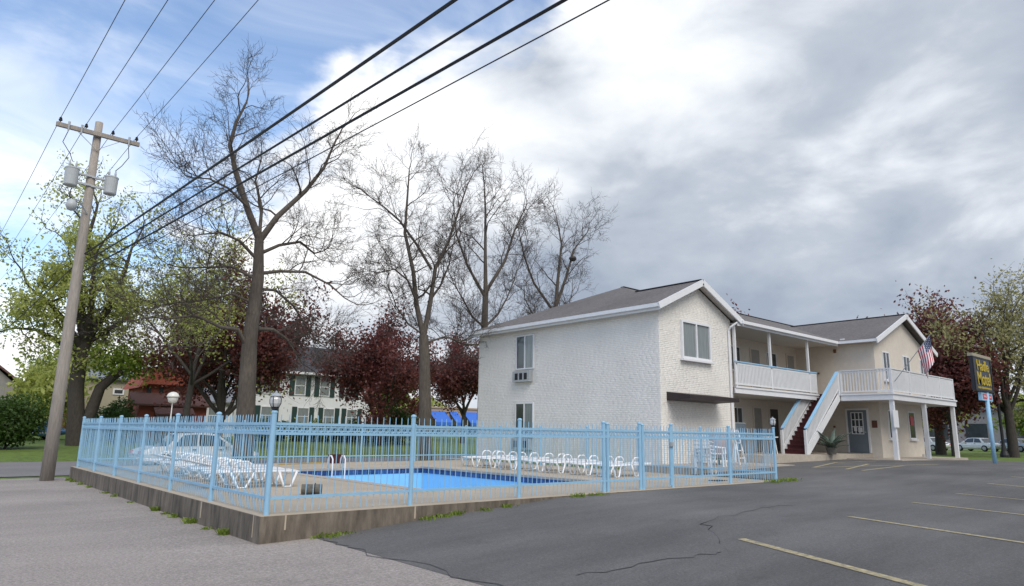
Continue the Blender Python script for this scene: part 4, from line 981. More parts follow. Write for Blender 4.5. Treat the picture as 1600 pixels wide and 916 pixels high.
# ------------------------------------------------------------------ trees
class Tree:
    def __init__(s, seed): s.r = np.random.default_rng(seed); s.br = []; s.tips = []
    def grow(s, p, d, L, r, lev, maxlev, bend=0.22, upw=0.05, ratio=0.62, kids=(5, 8), spread=(0.5, 1.0), r_min=0.006, start=0.25):
        rg = s.r; n = 5 if lev < 3 else 3
        pts = [np.array(p, float)]; rs = [r]; d = np.array(d, float); d /= np.linalg.norm(d); dirs = [d]
        r_end = r * (0.45 if lev < maxlev else 0.5)
        for i in range(n):
            d = d + rg.normal(0, bend, 3) * (0.7 if lev < 2 else 1) + np.array([0, 0, upw]); d /= np.linalg.norm(d)
            pts.append(pts[-1] + d * L / n); dirs.append(d); rs.append(r + (r_end - r) * (i + 1) / n)
        s.br.append((pts, rs, lev))
        if lev >= maxlev: s.tips.append((pts, dirs)); return
        k = int(rg.integers(kids[0], kids[1] + 1))
        for j in range(k):
            t = start + (1 - start) * (j + rg.uniform(0, 1)) / k; f = min(t * n, n - 1e-3); i = int(f); fr = f - i
            q = pts[i] * (1 - fr) + pts[i + 1] * fr; dd = dirs[i + 1]
            ax = rg.normal(0, 1, 3); ax -= dd * ax.dot(dd); ax /= np.linalg.norm(ax); a = rg.uniform(*spread)
            nd = dd * math.cos(a) + ax * math.sin(a)
            rr = max(r_min, (rs[i] * (1 - fr) + rs[i + 1] * fr) * rg.uniform(0.42, 0.62)); LL = L * ratio * rg.uniform(0.7, 1.15) * (1.1 - 0.35 * t)
            s.grow(q, nd, LL, rr, lev + 1, maxlev, bend, upw, ratio, kids, spread, r_min, 0.2)
        s.grow(pts[-1], dirs[-1] + rg.normal(0, 0.15, 3), L * ratio * 0.95, max(r_min, rs[-1]), lev + 1, maxlev, bend, upw, ratio, kids, spread, r_min, 0.15)
    def tubes(s, levs):
        V = []; F = []; k = 0
        for pts, rs, lev in s.br:
            if lev not in levs: continue
            m_ = 12 if lev == 0 else 8 if lev == 1 else 5 if lev == 2 else 3
            P = np.array(pts); n = len(P); T = np.gradient(P, axis=0); T /= np.linalg.norm(T, axis=1)[:, None] + 1e-9
            a = np.array([0.31, 0.77, 0.55]); U = np.cross(T, a); U /= np.linalg.norm(U, axis=1)[:, None] + 1e-9; W = np.cross(T, U)
            th = np.arange(m_) * 2 * np.pi / m_
            ring = P[:, None] + np.array(rs)[:, None, None] * (U[:, None] * np.cos(th)[None, :, None] + W[:, None] * np.sin(th)[None, :, None])
            V.append(ring.reshape(-1, 3))
            i = np.arange(n - 1)[:, None] * m_; j = np.arange(m_)[None]; j2 = (j + 1) % m_
            F.append(np.stack([i + j, i + j2, i + m_ + j2, i + m_ + j], -1).reshape(-1, 4) + k); k += n * m_
        return np.concatenate(V), np.concatenate(F)
    def leaves(s, per, size, spread, droop=0.0, keep=1.0):
        rg = s.r; C = []
        for pts, dirs in s.tips:
            if rg.random() > keep: continue
            P = np.array(pts); t = rg.uniform(0, len(P) - 1.001, per); i = t.astype(int); f = (t - i)[:, None]
            C.append(P[i] * (1 - f) + P[i + 1] * f + rg.normal(0, spread, (per, 3)))
        C = np.concatenate(C); C[:, 2] -= droop * rg.random(len(C)); return leaf_quads(C, size, rg)
def leaf_quads(C, size, rg):
    n = len(C); A = rg.normal(0, 1, (n, 3)); A /= np.linalg.norm(A, axis=1)[:, None]; B = rg.normal(0, 1, (n, 3)); B -= A * (A * B).sum(1)[:, None]; B /= np.linalg.norm(B, axis=1)[:, None]
    sz = size * rg.uniform(0.55, 1.3, (n, 1)); a = A * sz; b = B * sz * 0.62
    V = np.stack([C - a, C + b * 0.9 - a * 0.1, C + a, C - b * 0.9 - a * 0.1], 1).reshape(-1, 3); F = np.arange(4 * n).reshape(-1, 4); return V, F
def finish(tr, root, bark, leaf=None, lv=None, twigm=None):
    mx = max(b[2] for b in tr.br)
    np_object('trunk', *tr.tubes(set(range(0, 2))), bark, root, smooth=True)
    np_object('branches', *tr.tubes(set(range(2, mx + 1))), twigm or bark, root, smooth=True)
    if leaf: tag(np_object('crown', *lv, leaf, root), kind='stuff')
def limb(tr, pts, r0, r1, lev):
    P = [np.array(p, float) for p in pts]; n = len(P); rs = list(np.linspace(r0, r1, n)); tr.br.append((P, rs, lev)); return P, rs
# big bare tree behind the pool: trunk and limbs laid out, twigs grown on them
def bare_tree(name, base, label, trunk, limbs, seed, twig_L=1.7, maxlev=5, kids=(3, 5), nper=8):
    t = thing(name, base, label, 'tree', 'bare trees behind the pool and the motel'); tr = Tree(seed); rg = tr.r
    limb(tr, trunk[0], trunk[1], trunk[2], 0); LS = 0.62
    P0 = np.array(trunk[0][0]); k = 0
    flare = [np.array(trunk[0][0]) + np.array([0, 0, dz]) for dz in (-0.5, 0.0, 0.5)]
    tr.br.append((flare, [trunk[1] * 1.5, trunk[1] * 1.2, trunk[1] * 1.0], 0))
    for pts, r0, r1 in limbs:
        P, rs = limb(tr, pts, r0 * LS, r1 * LS, 1); n = len(P)
        for j in range(nper):
            f = (0.22 + 0.78 * (j + rg.uniform(0, 1)) / nper) * (n - 1); i = min(int(f), n - 2); fr = f - i; q = P[i] * (1 - fr) + P[i + 1] * fr
            d = P[i + 1] - P[i]; d = d / np.linalg.norm(d); ax = rg.normal(0, 1, 3); ax -= d * ax.dot(d); ax /= np.linalg.norm(ax); a = rg.uniform(0.5, 1.1)
            rr = (rs[i] * (1 - fr) + rs[i + 1] * fr) * rg.uniform(0.35, 0.55)
            tr.grow(q, d * math.cos(a) + ax * math.sin(a) + np.array([0, 0, 0.2]), twig_L * rg.uniform(0.7, 1.25), max(0.02, rr), 2, maxlev, 0.26, 0.06, 0.66, kids, (0.45, 1.0), 0.0065, 0.15)
        d = P[-1] - P[-2]; tr.grow(P[-1], d, twig_L, max(0.02, rs[-1]), 2, maxlev, 0.24, 0.08, 0.68, kids, (0.4, 0.9), 0.0065, 0.1)
    finish(tr, t, M['bark'], twigm=M['twig']); return t
def jit(pts, dy): return [(x, y + dy * i, z) for i, (x, y, z) in enumerate(pts)]
Yc = 16.3
TC = bare_tree('bare_tree', (5.55, Yc, -0.2), 'tallest bare grey tree standing behind the pool fence at left centre',
    ([(5.6, Yc, -0.5), (5.55, Yc, 2.0), (5.45, Yc, 4.5), (5.55, Yc, 7.0), (5.45, Yc, 8.6)], 0.39, 0.17),
    [(jit([(5.45, Yc, 8.6), (4.9, Yc, 9.8), (4.35, Yc, 11.2), (4.05, Yc, 12.3), (4.25, Yc, 13.4), (4.6, Yc, 14.4)], 0.10), 0.24, 0.06),
     (jit([(5.45, Yc, 8.5), (6.0, Yc, 9.6), (7.0, Yc, 10.9), (7.6, Yc, 12.0), (7.9, Yc, 13.2)], -0.25), 0.22, 0.06),
     (jit([(5.5, Yc, 8.0), (6.4, Yc, 8.6), (7.4, Yc, 9.0), (8.2, Yc, 8.7), (8.8, Yc, 9.0)], 0.30), 0.13, 0.04),
     (jit([(5.5, Yc, 7.2), (6.3, Yc, 7.4), (7.3, Yc, 7.5), (8.3, Yc, 7.1), (8.9, Yc, 6.6)], -0.2), 0.13, 0.04),
     (jit([(5.5, Yc, 6.6), (6.4, Yc, 6.7), (7.3, Yc, 6.2), (8.0, Yc, 5.5), (8.6, Yc, 5.0)], 0.25), 0.11, 0.035),
     (jit([(5.4, Yc, 7.8), (4.6, Yc, 8.3), (3.8, Yc, 8.4), (3.0, Yc, 8.1)], -0.3), 0.12, 0.04),
     (jit([(5.4, Yc, 7.0), (4.6, Yc, 7.4), (3.9, Yc, 7.3), (3.1, Yc, 7.2)], 0.35), 0.11, 0.04),
     (jit([(4.9, Yc, 9.8), (4.0, Yc, 10.3), (3.2, Yc, 10.4), (2.5, Yc, 10.2)], -0.25), 0.10, 0.03),
     (jit([(5.45, Yc, 8.5), (5.6, Yc, 10.0), (5.4, Yc, 11.3), (5.7, Yc, 12.4)], 0.45), 0.13, 0.04),
     (jit([(5.5, Yc, 4.1), (4.9, Yc, 4.9), (4.2, Yc, 4.9), (3.3, Yc, 5.2), (2.5, Yc, 5.0)], -0.15), 0.15, 0.06),
     (jit([(5.5, Yc, 5.0), (6.4, Yc, 5.1), (7.1, Yc, 4.8), (7.6, Yc, 4.3)], 0.2), 0.14, 0.05),
     (jit([(5.5, Yc, 6.0), (4.7, Yc, 6.3), (3.6, Yc, 5.9), (2.7, Yc, 5.7)], 0.2), 0.10, 0.04)], 31, 1.55)
Yd = 16.4
TD = bare_tree('bare_tree', (13.75, Yd, -0.1), 'slim bare tree with twin upper stems, left of the motel',
    ([(13.85, Yd, -0.4), (13.75, Yd, 2.2), (13.6, Yd, 4.5), (13.5, Yd, 5.6)], 0.33, 0.22),
    [(jit([(13.5, Yd, 5.5), (13.1, Yd, 7.0), (12.9, Yd, 8.6), (12.4, Yd, 10.4), (12.5, Yd, 12.0), (12.6, Yd, 13.6)], 0.1), 0.22, 0.05),
     (jit([(13.5, Yd, 5.5), (13.7, Yd, 7.2), (13.8, Yd, 8.8), (14.4, Yd, 10.2), (14.9, Yd, 12.0), (15.2, Yd, 13.2)], -0.15), 0.22, 0.05),
     (jit([(13.8, Yd, 8.8), (13.0, Yd, 10.0), (12.2, Yd, 11.0), (11.4, Yd, 11.6), (10.8, Yd, 12.0)], 0.25), 0.12, 0.04),
     (jit([(13.1, Yd, 7.0), (12.3, Yd, 8.0), (11.4, Yd, 8.3), (10.6, Yd, 8.0)], -0.3), 0.10, 0.03),
     (jit([(13.7, Yd, 7.2), (14.6, Yd, 8.2), (15.3, Yd, 9.4), (15.8, Yd, 10.8)], 0.35), 0.11, 0.03),
     (jit([(13.5, Yd, 5.6), (12.8, Yd, 6.1), (12.3, Yd, 6.9), (12.2, Yd, 7.6)], 0.3), 0.08, 0.03),
     (jit([(13.5, Yd, 5.2), (14.5, Yd, 5.6), (15.4, Yd, 5.5), (16.3, Yd, 5.8)], -0.2), 0.09, 0.03)], 32, 1.5)
def mid_tree(base, label, h, lean, seed):
    x, y, z = base
    return bare_tree('bare_tree', base, label, ([(x, y, z - 0.3), (x, y, 3.0), (x + lean * .3, y, 6.0), (x + lean * .6, y, 8.6)], 0.28, 0.15),
        [(jit([(x + lean * .6, y, 8.5), (x + lean, y, 10.5), (x + lean * 1.5, y, h - 3.0), (x + lean * 1.2, y, h - 1.4)], 0.15), 0.20, 0.05),
         (jit([(x + lean * .6, y, 8.5), (x + 1.2, y, 10.4), (x + 1.7, y, 12.2), (x + 2.4, y, h - 2.4)], -0.2), 0.17, 0.04),
         (jit([(x + lean * .5, y, 8.2), (x - 1.0, y, 9.8), (x - 1.6, y, 11.4), (x - 1.7, y, h - 3)], 0.25), 0.14, 0.04),
         (jit([(x + lean * .3, y, 6.6), (x - 1.0, y, 7.0), (x - 1.9, y, 7.8), (x - 2.7, y, 8.4)], -0.3), 0.11, 0.035),
         (jit([(x + lean * .3, y, 6.6), (x + 1.2, y, 7.5), (x + 2.1, y, 8.6), (x + 2.9, y, 9.9)], 0.3), 0.11, 0.035),
         (jit([(x, y, 5.8), (x + 1.1, y, 5.9), (x + 2.1, y, 6.6), (x + 2.9, y, 6.9)], -0.2), 0.10, 0.03),
         (jit([(x, y, 5.7), (x - 1.1, y, 5.6), (x - 2.0, y, 5.9), (x - 3.0, y, 5.7)], 0.2), 0.10, 0.03)], seed, 1.5)
mid_tree((18.05, 17.6, -0.3), 'straight bare tree rising behind the left end of the motel roof', 16.2, 0.1, 33)
mid_tree((23.4, 18.2, -0.3), 'bare tree with a bird nest rising over the middle of the motel roof', 15.6, 0.9, 34)
tag(MB().lathe([(0.02, -0.16), (0.16, -0.12), (0.24, 0.0), (0.2, 0.12), (0.05, 0.1)], (24.95, 17.75, 11.6), 10).build('bird_nest', M['bark2'], origin=(24.95, 17.75, 11.6)), 'dark bird nest high in the bare tree over the motel', 'nest')

def leafy(name, base, h, r, trunk_r, label, leaf, seed, per=14, size=0.16, spread=0.28, group=None, bark=None, lev0=0.24, up_=0.05, maxlev=4, sp=(0.45, 0.95), kids=(5, 6), keep=1.0, ratio=0.60, droop=0.0, twigm=None):
    t = thing(name, base, label, 'tree', group); tr = Tree(seed); x, y, z = base; rg = tr.r
    th = h * lev0; limb(tr, [(x, y, z - 0.4), (x + rg.normal(0, .1), y, z + th * .5), (x + rg.normal(0, .15), y, z + th)], trunk_r * 1.15, trunk_r * 0.8, 0)
    top = tr.br[0][0][-1]; n = 6
    for j in range(n):
        a = j * 2 * math.pi / n + rg.uniform(-.3, .3); e = rg.uniform(0.55, 1.25); L = (h - th) * 0.50 * (0.75 + 0.35 * math.sin(e)); rad = r / max(0.3, (h - th))
        d = np.array([math.cos(a) * math.cos(e) * rad * 1.9, math.sin(a) * math.cos(e) * rad * 1.9, math.sin(e)])
        tr.grow(top - np.array([0, 0, th * rg.uniform(0, 0.25)]), d, L, trunk_r * rg.uniform(0.4, 0.55), 1, maxlev, 0.2, up_, ratio, kids, sp, 0.008, 0.25)
    tr.grow(top, (rg.normal(0, .08), rg.normal(0, .08), 1), (h - th) * 0.55, trunk_r * 0.62, 1, maxlev, 0.14, up_, ratio, kids, sp, 0.008, 0.2)
    finish(tr, t, bark or M['bark2'], leaf, tr.leaves(per, size, spread, droop, keep), twigm)
    return t
GM = 'dark red maples across the street'
leafy('red_maple', (11.2, 36, 0.0), 12.8, 4.4, 0.30, 'wide dark red maple behind the tallest bare tree', M['lred'], 41, 15, 0.125, 0.38, GM, lev0=0.16)
leafy('red_maple', (25.3, 40, 0.1), 11.3, 4.6, 0.28, 'dark red maple in front of the white house', M['lred'], 42, 14, 0.13, 0.40, GM, lev0=0.2)
leafy('red_maple', (36.9, 44, 0.2), 11.4, 3.4, 0.24, 'slender dark red maple at the left edge of the motel', M['lred'], 43, 13, 0.13, 0.38, GM, lev0=0.26)
leafy('red_maple', (55.5, 8.4, 0.1), 12.3, 5.2, 0.34, 'large dark red maple behind the office balcony', M['lred'], 44, 15, 0.145, 0.48, 'dark red maples behind the motel', lev0=0.2)
leafy('red_maple', (50.3, 5.9, 0.1), 8.4, 2.2, 0.22, 'smaller dark red maple just left of the motel sign', M['lred'], 46, 10, 0.145, 0.42, 'dark red maples behind the motel', lev0=0.32)
leafy('red_maple', (50.5, 22, 0.1), 12.6, 3.4, 0.3, 'dark red maple whose top shows over the porch roof', M['lred'], 45, 9, 0.18, 0.45, 'dark red maples behind the motel', lev0=0.3)
# old tree by the utility pole, with a cut limb
t = thing('old_maple', (3.9, 40, 0.05), 'big spring-leafed tree with a forked dark trunk behind the utility pole', 'tree'); tr = Tree(51)
limb(tr, [(4.0, 40, -0.4), (3.85, 40, 1.5), (3.6, 40, 3.6), (3.6, 40, 5.0), (3.75, 40, 6.6)], 0.54, 0.36, 0)
limb(tr, [(4.2, 40, 0.5), (4.6, 39.9, 2.2), (4.9, 39.9, 3.6), (5.6, 39.8, 4.4), (6.0, 39.8, 4.7)], 0.40, 0.22, 0)
for (pts, r0, r1, L) in (([(3.75, 40, 6.5), (3.2, 40.2, 8.5), (2.9, 40.3, 10.5), (3.0, 40.3, 12.5), (3.3, 40.3, 14.5)], .36, .1, 2.8), ([(3.75, 40, 6.6), (4.6, 39.8, 8.3), (5.2, 39.6, 10.2), (5.5, 39.5, 12.4)], .32, .09, 2.6),
                        ([(3.6, 40, 6.0), (2.5, 39.6, 7.5), (1.4, 39.3, 8.6), (0.5, 39.2, 9.2)], .24, .07, 2.4), ([(3.6, 40, 5.4), (2.4, 40.6, 6.4), (1.2, 40.9, 7.0), (0.2, 41, 7.0)], .2, .06, 2.2),
                        ([(3.7, 40, 6.4), (4.0, 41.2, 8.2), (4.2, 42.2, 10.2), (4.1, 43, 12)], .26, .08, 2.5), ([(3.7, 40, 6.2), (5.0, 40.5, 7.4), (6.0, 40.8, 8.2), (6.8, 41, 8.8)], .22, .06, 2.2), ([(3.7, 40, 6.3), (3.6, 38.6, 8.0), (3.3, 37.6, 9.8), (3.2, 37, 11.5)], .24, .07, 2.4)):
    P, rs = limb(tr, pts, r0, r1, 1); n = len(P); rg_ = tr.r
    for j in range(6):
        f = (0.15 + 0.85 * (j + rg_.uniform()) / 6) * (n - 1); i = min(int(f), n - 2); q = P[i] + (P[i + 1] - P[i]) * (f - i); d = P[i + 1] - P[i]; d = d / np.linalg.norm(d); ax = rg_.normal(0, 1, 3); ax /= np.linalg.norm(ax)
        tr.grow(q, d * 0.6 + ax * 0.8, L * rg_.uniform(.6, 1.1), max(0.03, rs[i] * 0.4), 2, 4, 0.24, -0.01, 0.64, (4, 5), (0.5, 1.0), 0.008, 0.15)
    tr.grow(P[-1], P[-1] - P[-2], L, rs[-1], 2, 4, 0.22, 0.02, 0.64, (4, 5), (0.45, 0.95), 0.008, 0.1)
finish(tr, t, M['bark2'], M['lyel'], tr.leaves(15, 0.105, 0.26, 0.15, 0.85))
rgl = np.random.default_rng(9); C = rgl.normal(0, 1, (2600, 3)) * np.array([1.1, 1.1, 0.55]) + np.array([6.2, 40.2, 5.3]); tag(np_object('sprouts', *leaf_quads(C, 0.13, rgl), M['llime'], t), kind='stuff')
leafy('spring_tree', (8.6, 34, 0.0), 15.6, 4.4, 0.2, 'spring-leafed tree with sparse pale leaves behind the big bare tree', M['lyel'], 52, 12, 0.10, 0.40, None, lev0=0.28, droop=0.2, keep=0.7, kids=(4, 5), twigm=M['twig'])
leafy('oak_tree', (53, 3.2, 0.1), 14.2, 6.6, 0.30, 'large oak with pale spring leaves at the right edge behind the sign', M['lyel2'], 53, 6, 0.13, 0.32, None, lev0=0.26, keep=0.8, sp=(0.5, 1.05))
leafy('oak_tree', (66, 2.0, 0.0), 15, 6.5, 0.4, 'second pale-leafed oak farther back at the right edge', M['lyel2'], 54, 5, 0.14, 0.35, None, lev0=0.26, keep=0.8)
for i, (x, y, h, lf, lb) in enumerate(((70, 16, 8, 'llime', 'low lime-green tree seen under the balcony'), (86, 27, 9, 'lgrn', 'far green tree left of the lime-green tree'), (84, 6, 9, 'llime', 'far lime-green tree beyond the oaks'), (62, 13.5, 9.5, 'lyel', 'yellow-green tree behind the right red maple'))):
    leafy('far_tree', (x, y, 0), h, h * 0.45, 0.25, lb, M[lf], 60 + i, 16, 0.22, 0.5, 'far trees on the right', maxlev=3, kids=(6, 7))
for i, (x, y, h, lf, lb) in enumerate(((42, 66, 10, 'llime', 'lime-green tree behind the blue awning building'), (34, 62, 9, 'llime', 'lime-green tree right of the white house'), (30, 74, 13, 'lyel', 'tall yellow-green tree over the white house roof'), (8, 70, 10, 'llime', 'lime-green tree above the beige building'), (-4, 62, 8, 'lyel', 'yellow-green tree at the far left edge'), (4.5, 56, 6, 'lyel', 'small yellow-green tree left of the beige building'))):
    leafy('far_tree', (x, y, 0.8), h, h * 0.42, 0.25, lb, M[lf], 70 + i, 14, 0.22, 0.5, 'far trees across the street', maxlev=3, kids=(6, 7))
def bush(name, c, rad, n, size, leaf, label, seed, group=None):
    t = thing(name, (c[0], c[1], c[2]), label, 'bush', group); rg = np.random.default_rng(seed); P = []
    for k in range(9):
        o_ = rg.normal(0, 0.42, 3) * np.array(rad); o_[2] = abs(o_[2]) * 0.9; d = rg.normal(0, 1, (n // 9, 3)); d /= np.linalg.norm(d, axis=1)[:, None]
        P.append(np.array(c) + np.array([0, 0, rad[2] * 0.4]) + o_ + d * np.array(rad) * 0.55 * rg.uniform(0.55, 1.05, (n // 9, 1)))
    P = np.concatenate(P); P = P[P[:, 2] > c[2] + 0.02]; tag(np_object('foliage', *leaf_quads(P, size, rg), leaf, t), kind='stuff')
    tr = Tree(seed)
    for k in range(5): tr.grow((c[0] + rg.normal(0, .2), c[1] + rg.normal(0, .2), c[2] - 0.2), (rg.normal(0, .4), rg.normal(0, .4), 1), rad[2] * 1.1, 0.05, 1, 2, 0.2, 0.02, 0.6, (3, 4), (0.4, 0.9), 0.01)
    np_object('stems', *tr.tubes({1, 2}), M['bark2'], t); return t
bush('bush', (0.0, 36.5, 0.0), (2.3, 1.8, 2.1), 9000, 0.10, M['lgrn'], 'large dark green bush at the far left', 81)
bush('bush', (-2.2, 37.5, 0.0), (1.8, 1.6, 1.9), 5000, 0.10, M['lgrn'], 'dark green bush cut off by the left frame edge', 82)
bush('bush', (6.9, 45, 0.1), (1.7, 1.4, 1.7), 6000, 0.10, M['lgrn'], 'round green bush in front of the beige building', 83)
bush('bush', (28.0, 41.5, 0.1), (1.6, 1.4, 2.2), 7000, 0.09, M['lgrn'], 'dark evergreen bush at the right corner of the white house', 84)
for i in range(8):
    bush('hedge_bush', (17.6 + i * 1.75, 46.6 - 0.05 * i, 0.2), (1.15, 0.9, 1.15), 2600, 0.10, M['lgrn' if i % 3 else 'llime'], 'hedge bush in front of the white house, number %s from the left' % ['one', 'two', 'three', 'four', 'five', 'six', 'seven', 'eight'][i], 90 + i, 'hedge in front of the white house')

# ------------------------------------------------------------------ houses across the street
def win_h(t, x0, x1, z0, z1, y, sh=0.0, parts=2):
    w = MB(); fr = 0.08
    w.box(x0, x1, y - 0.06, y + 0.02, z1 - fr, z1); w.box(x0, x1, y - 0.06, y + 0.02, z0, z0 + fr); w.box(x0, x0 + fr, y - 0.06, y + 0.02, z0 + fr, z1 - fr); w.box(x1 - fr, x1, y - 0.06, y + 0.02, z0 + fr, z1 - fr)
    zm = (z0 + z1) / 2; w.box(x0 + fr, x1 - fr, y - 0.05, y + 0.02, zm - 0.03, zm + 0.03)
    o = w.build('window', M['white'], t); MB().box(x0 + 0.06, x1 - 0.06, y - 0.03, y - 0.02, z0 + 0.06, z1 - 0.06).build('pane', M['curtain'], o)
    if sh:
        for a in (x0 - sh - 0.04, x1 + 0.04): MB().box(a, a + sh, y - 0.05, y + 0.01, z0 - 0.05, z1 + 0.05).build('shutter', M['shutter'], o)
    return o
h = thing('white_house', (27, 56, 0.5), 'white two-storey house with dark roof and green shutters behind the maples', 'house')
MB().box(19.0, 33.4, 56, 64, 0.0, 6.9).build('wall', M['white'], h)
r_ = MB().prism([(55.4, 6.85), (60, 10.0), (64.6, 6.85), (64.6, 6.7), (60, 9.82), (55.4, 6.7)], 'x', 18.6, 33.8).build('roof', M['darkroof'], h)
MB().prism([(56, 6.9), (60, 9.7), (64, 6.9)], 'x', 19.02, 33.38).build('gable', M['white'], h)
MB().box(18.6, 33.8, 55.30, 55.42, 6.62, 6.86).build('fascia', M['white'], h)
for x in (21.5, 24.75, 27.4, 30.2): win_h(h, x, x + 1.15, 4.55, 6.45, 55.97, 0.5)
for x in (21.5, 25.2, 28.0, 30.6): win_h(h, x, x + 1.25, 1.6, 3.35, 55.97, 0.5)
MB().box(20.0, 21.0, 59.3, 60.2, 9.2, 11.2).build('chimney', M['redwall'], h)
h = thing('small_white_house', (15.5, 54, 0.5), 'low white house with grey roof behind the red maple trunk', 'house')
MB().box(12.6, 18.2, 54, 59, 0.0, 3.6).build('wall', M['white'], h)
MB().prism([(53.6, 3.55), (56.5, 5.1), (59.4, 3.55), (59.4, 3.4), (56.5, 4.95), (53.6, 3.4)], 'x', 12.3, 18.5).build('roof', M['greyroof'], h)
for x in (13.2, 14.5, 16.0): win_h(h, x, x + 0.9, 1.5, 3.1, 53.97)
MB().box(16.9, 17.5, 53.95, 54.02, 0.6, 2.9).build('door', M['orange'], h)
h = thing('red_house', (10.2, 46, 0.3), 'dark red house with stepped roofs and ochre porch left of the maple', 'house')
MB().box(8.9, 13.2, 46.6, 51, 0, 4.35).build('wall', M['redwall'], h)
MB().prism([(8.5, 4.05), (9.35, 5.6), (9.6, 5.7), (13.6, 5.7), (13.6, 4.35), (9.2, 4.35)], 'y', 46.2, 51.4).build('roof', M['redroof'], h)
MB().prism([(45.0, 2.85), (46.6, 3.75), (46.6, 3.6), (45.0, 2.72)], 'x', 8.0, 13.6).build('porch_roof', M['brownroof'], h)
MB().prism([(44.2, 2.15), (45.6, 2.95), (45.6, 2.8), (44.2, 2.02)], 'x', 9.4, 12.1).build('lower_roof', M['brownroof'], h)
MB().box(8.5, 13.2, 45.3, 46.6, 0, 2.75).build('porch_wall', M['redwall'], h); MB().box(9.7, 11.9, 44.6, 45.3, 0, 2.1).build('porch_front', M['orange'], h)
for x in (9.15, 10.0): MB().box(x, x + 0.3, 46.5, 46.61, 3.3, 4.15).build('window', M['glass'], h)
MB().bar((10.1, 46.55, 3.75), (11.3, 46.55, 4.4), 0.08, 0.08).build('brace', M['redwall'], h)
h = thing('beige_building', (10.3, 60, 0.6), 'beige sided building with grey roof and one small window', 'building')
MB().box(7.2, 13.5, 60.0, 70, 0, 5.5).build('wall', M['beige'], h); MB().box(6.2, 7.2, 60.05, 68, 0, 5.3).build('side_wing', M['orange'], h)
MB().prism([(59.6, 5.45), (63, 6.7), (70, 6.9), (70, 6.7), (63, 6.5), (59.6, 5.3)], 'x', 6.0, 13.9).build('roof', M['greyroof'], h)
MB().box(9.4, 9.9, 63, 63.6, 6.6, 7.3).build('chimney', M['tan'], h); MB().tube([(10.9, 61.5, 6.0), (10.9, 61.5, 7.0)], 0.07, 8).build('vent_pipe', M['metal'], h)
w = MB().box(9.55, 10.45, 59.93, 60.0, 4.0, 4.55).build('window', M['white'], h); MB().box(9.68, 10.32, 59.91, 59.94, 4.12, 4.43).build('pane', M['glass'], w)
h = thing('grey_house', (0.8, 62, 0.6), 'weathered grey gabled house at the far left', 'house')
MB().box(-3.0, 3.0, 62, 68, 0, 4.2).build('wall', M['greyside'], h); MB().prism([(-3.4, 4.1), (0.9, 6.4), (3.8, 4.1), (3.8, 3.95), (0.9, 6.2), (-3.4, 3.95)], 'y', 61.6, 68.4).build('roof', M['brownroof'], h)
MB().prism([(-2.9, 4.2), (0.9, 6.1), (2.95, 4.2)], 'y', 62.0, 67.9).build('gable', M['greyside'], h); win_h(h, 0.2, 1.0, 2.8, 4.2, 61.97); MB().box(-2.0, -0.8, 61.9, 62.0, 2.7, 4.1).build('window_shutter', M['dark'], h)
h = thing('awning_building', (49.5, 62, 0.3), 'tan building with three blue sloping awnings left of the motel', 'building')
MB().box(44.6, 62, 62.6, 70, 0, 4.1).build('wall', M['tan'], h)
for (a, b) in ((45.6, 48.1), (48.7, 50.0), (51.0, 55.5), (56.3, 60)):
    MB().prism([(62.6, 3.75), (60.9, 2.35), (60.9, 1.95), (60.96, 1.95), (60.96, 2.32), (62.6, 3.68)], 'x', a, b).build('awning', M['awnblue'], h)
for x in (45.9, 48.8, 51.3, 53.5, 56.6, 58.4): MB().box(x, x + 1.3, 62.5, 62.61, 0.5, 2.0).build('window', M['glass'], h)
MB().box(44.5, 62.1, 62.5, 62.7, 4.1, 4.3).build('cornice', M['tan'], h)

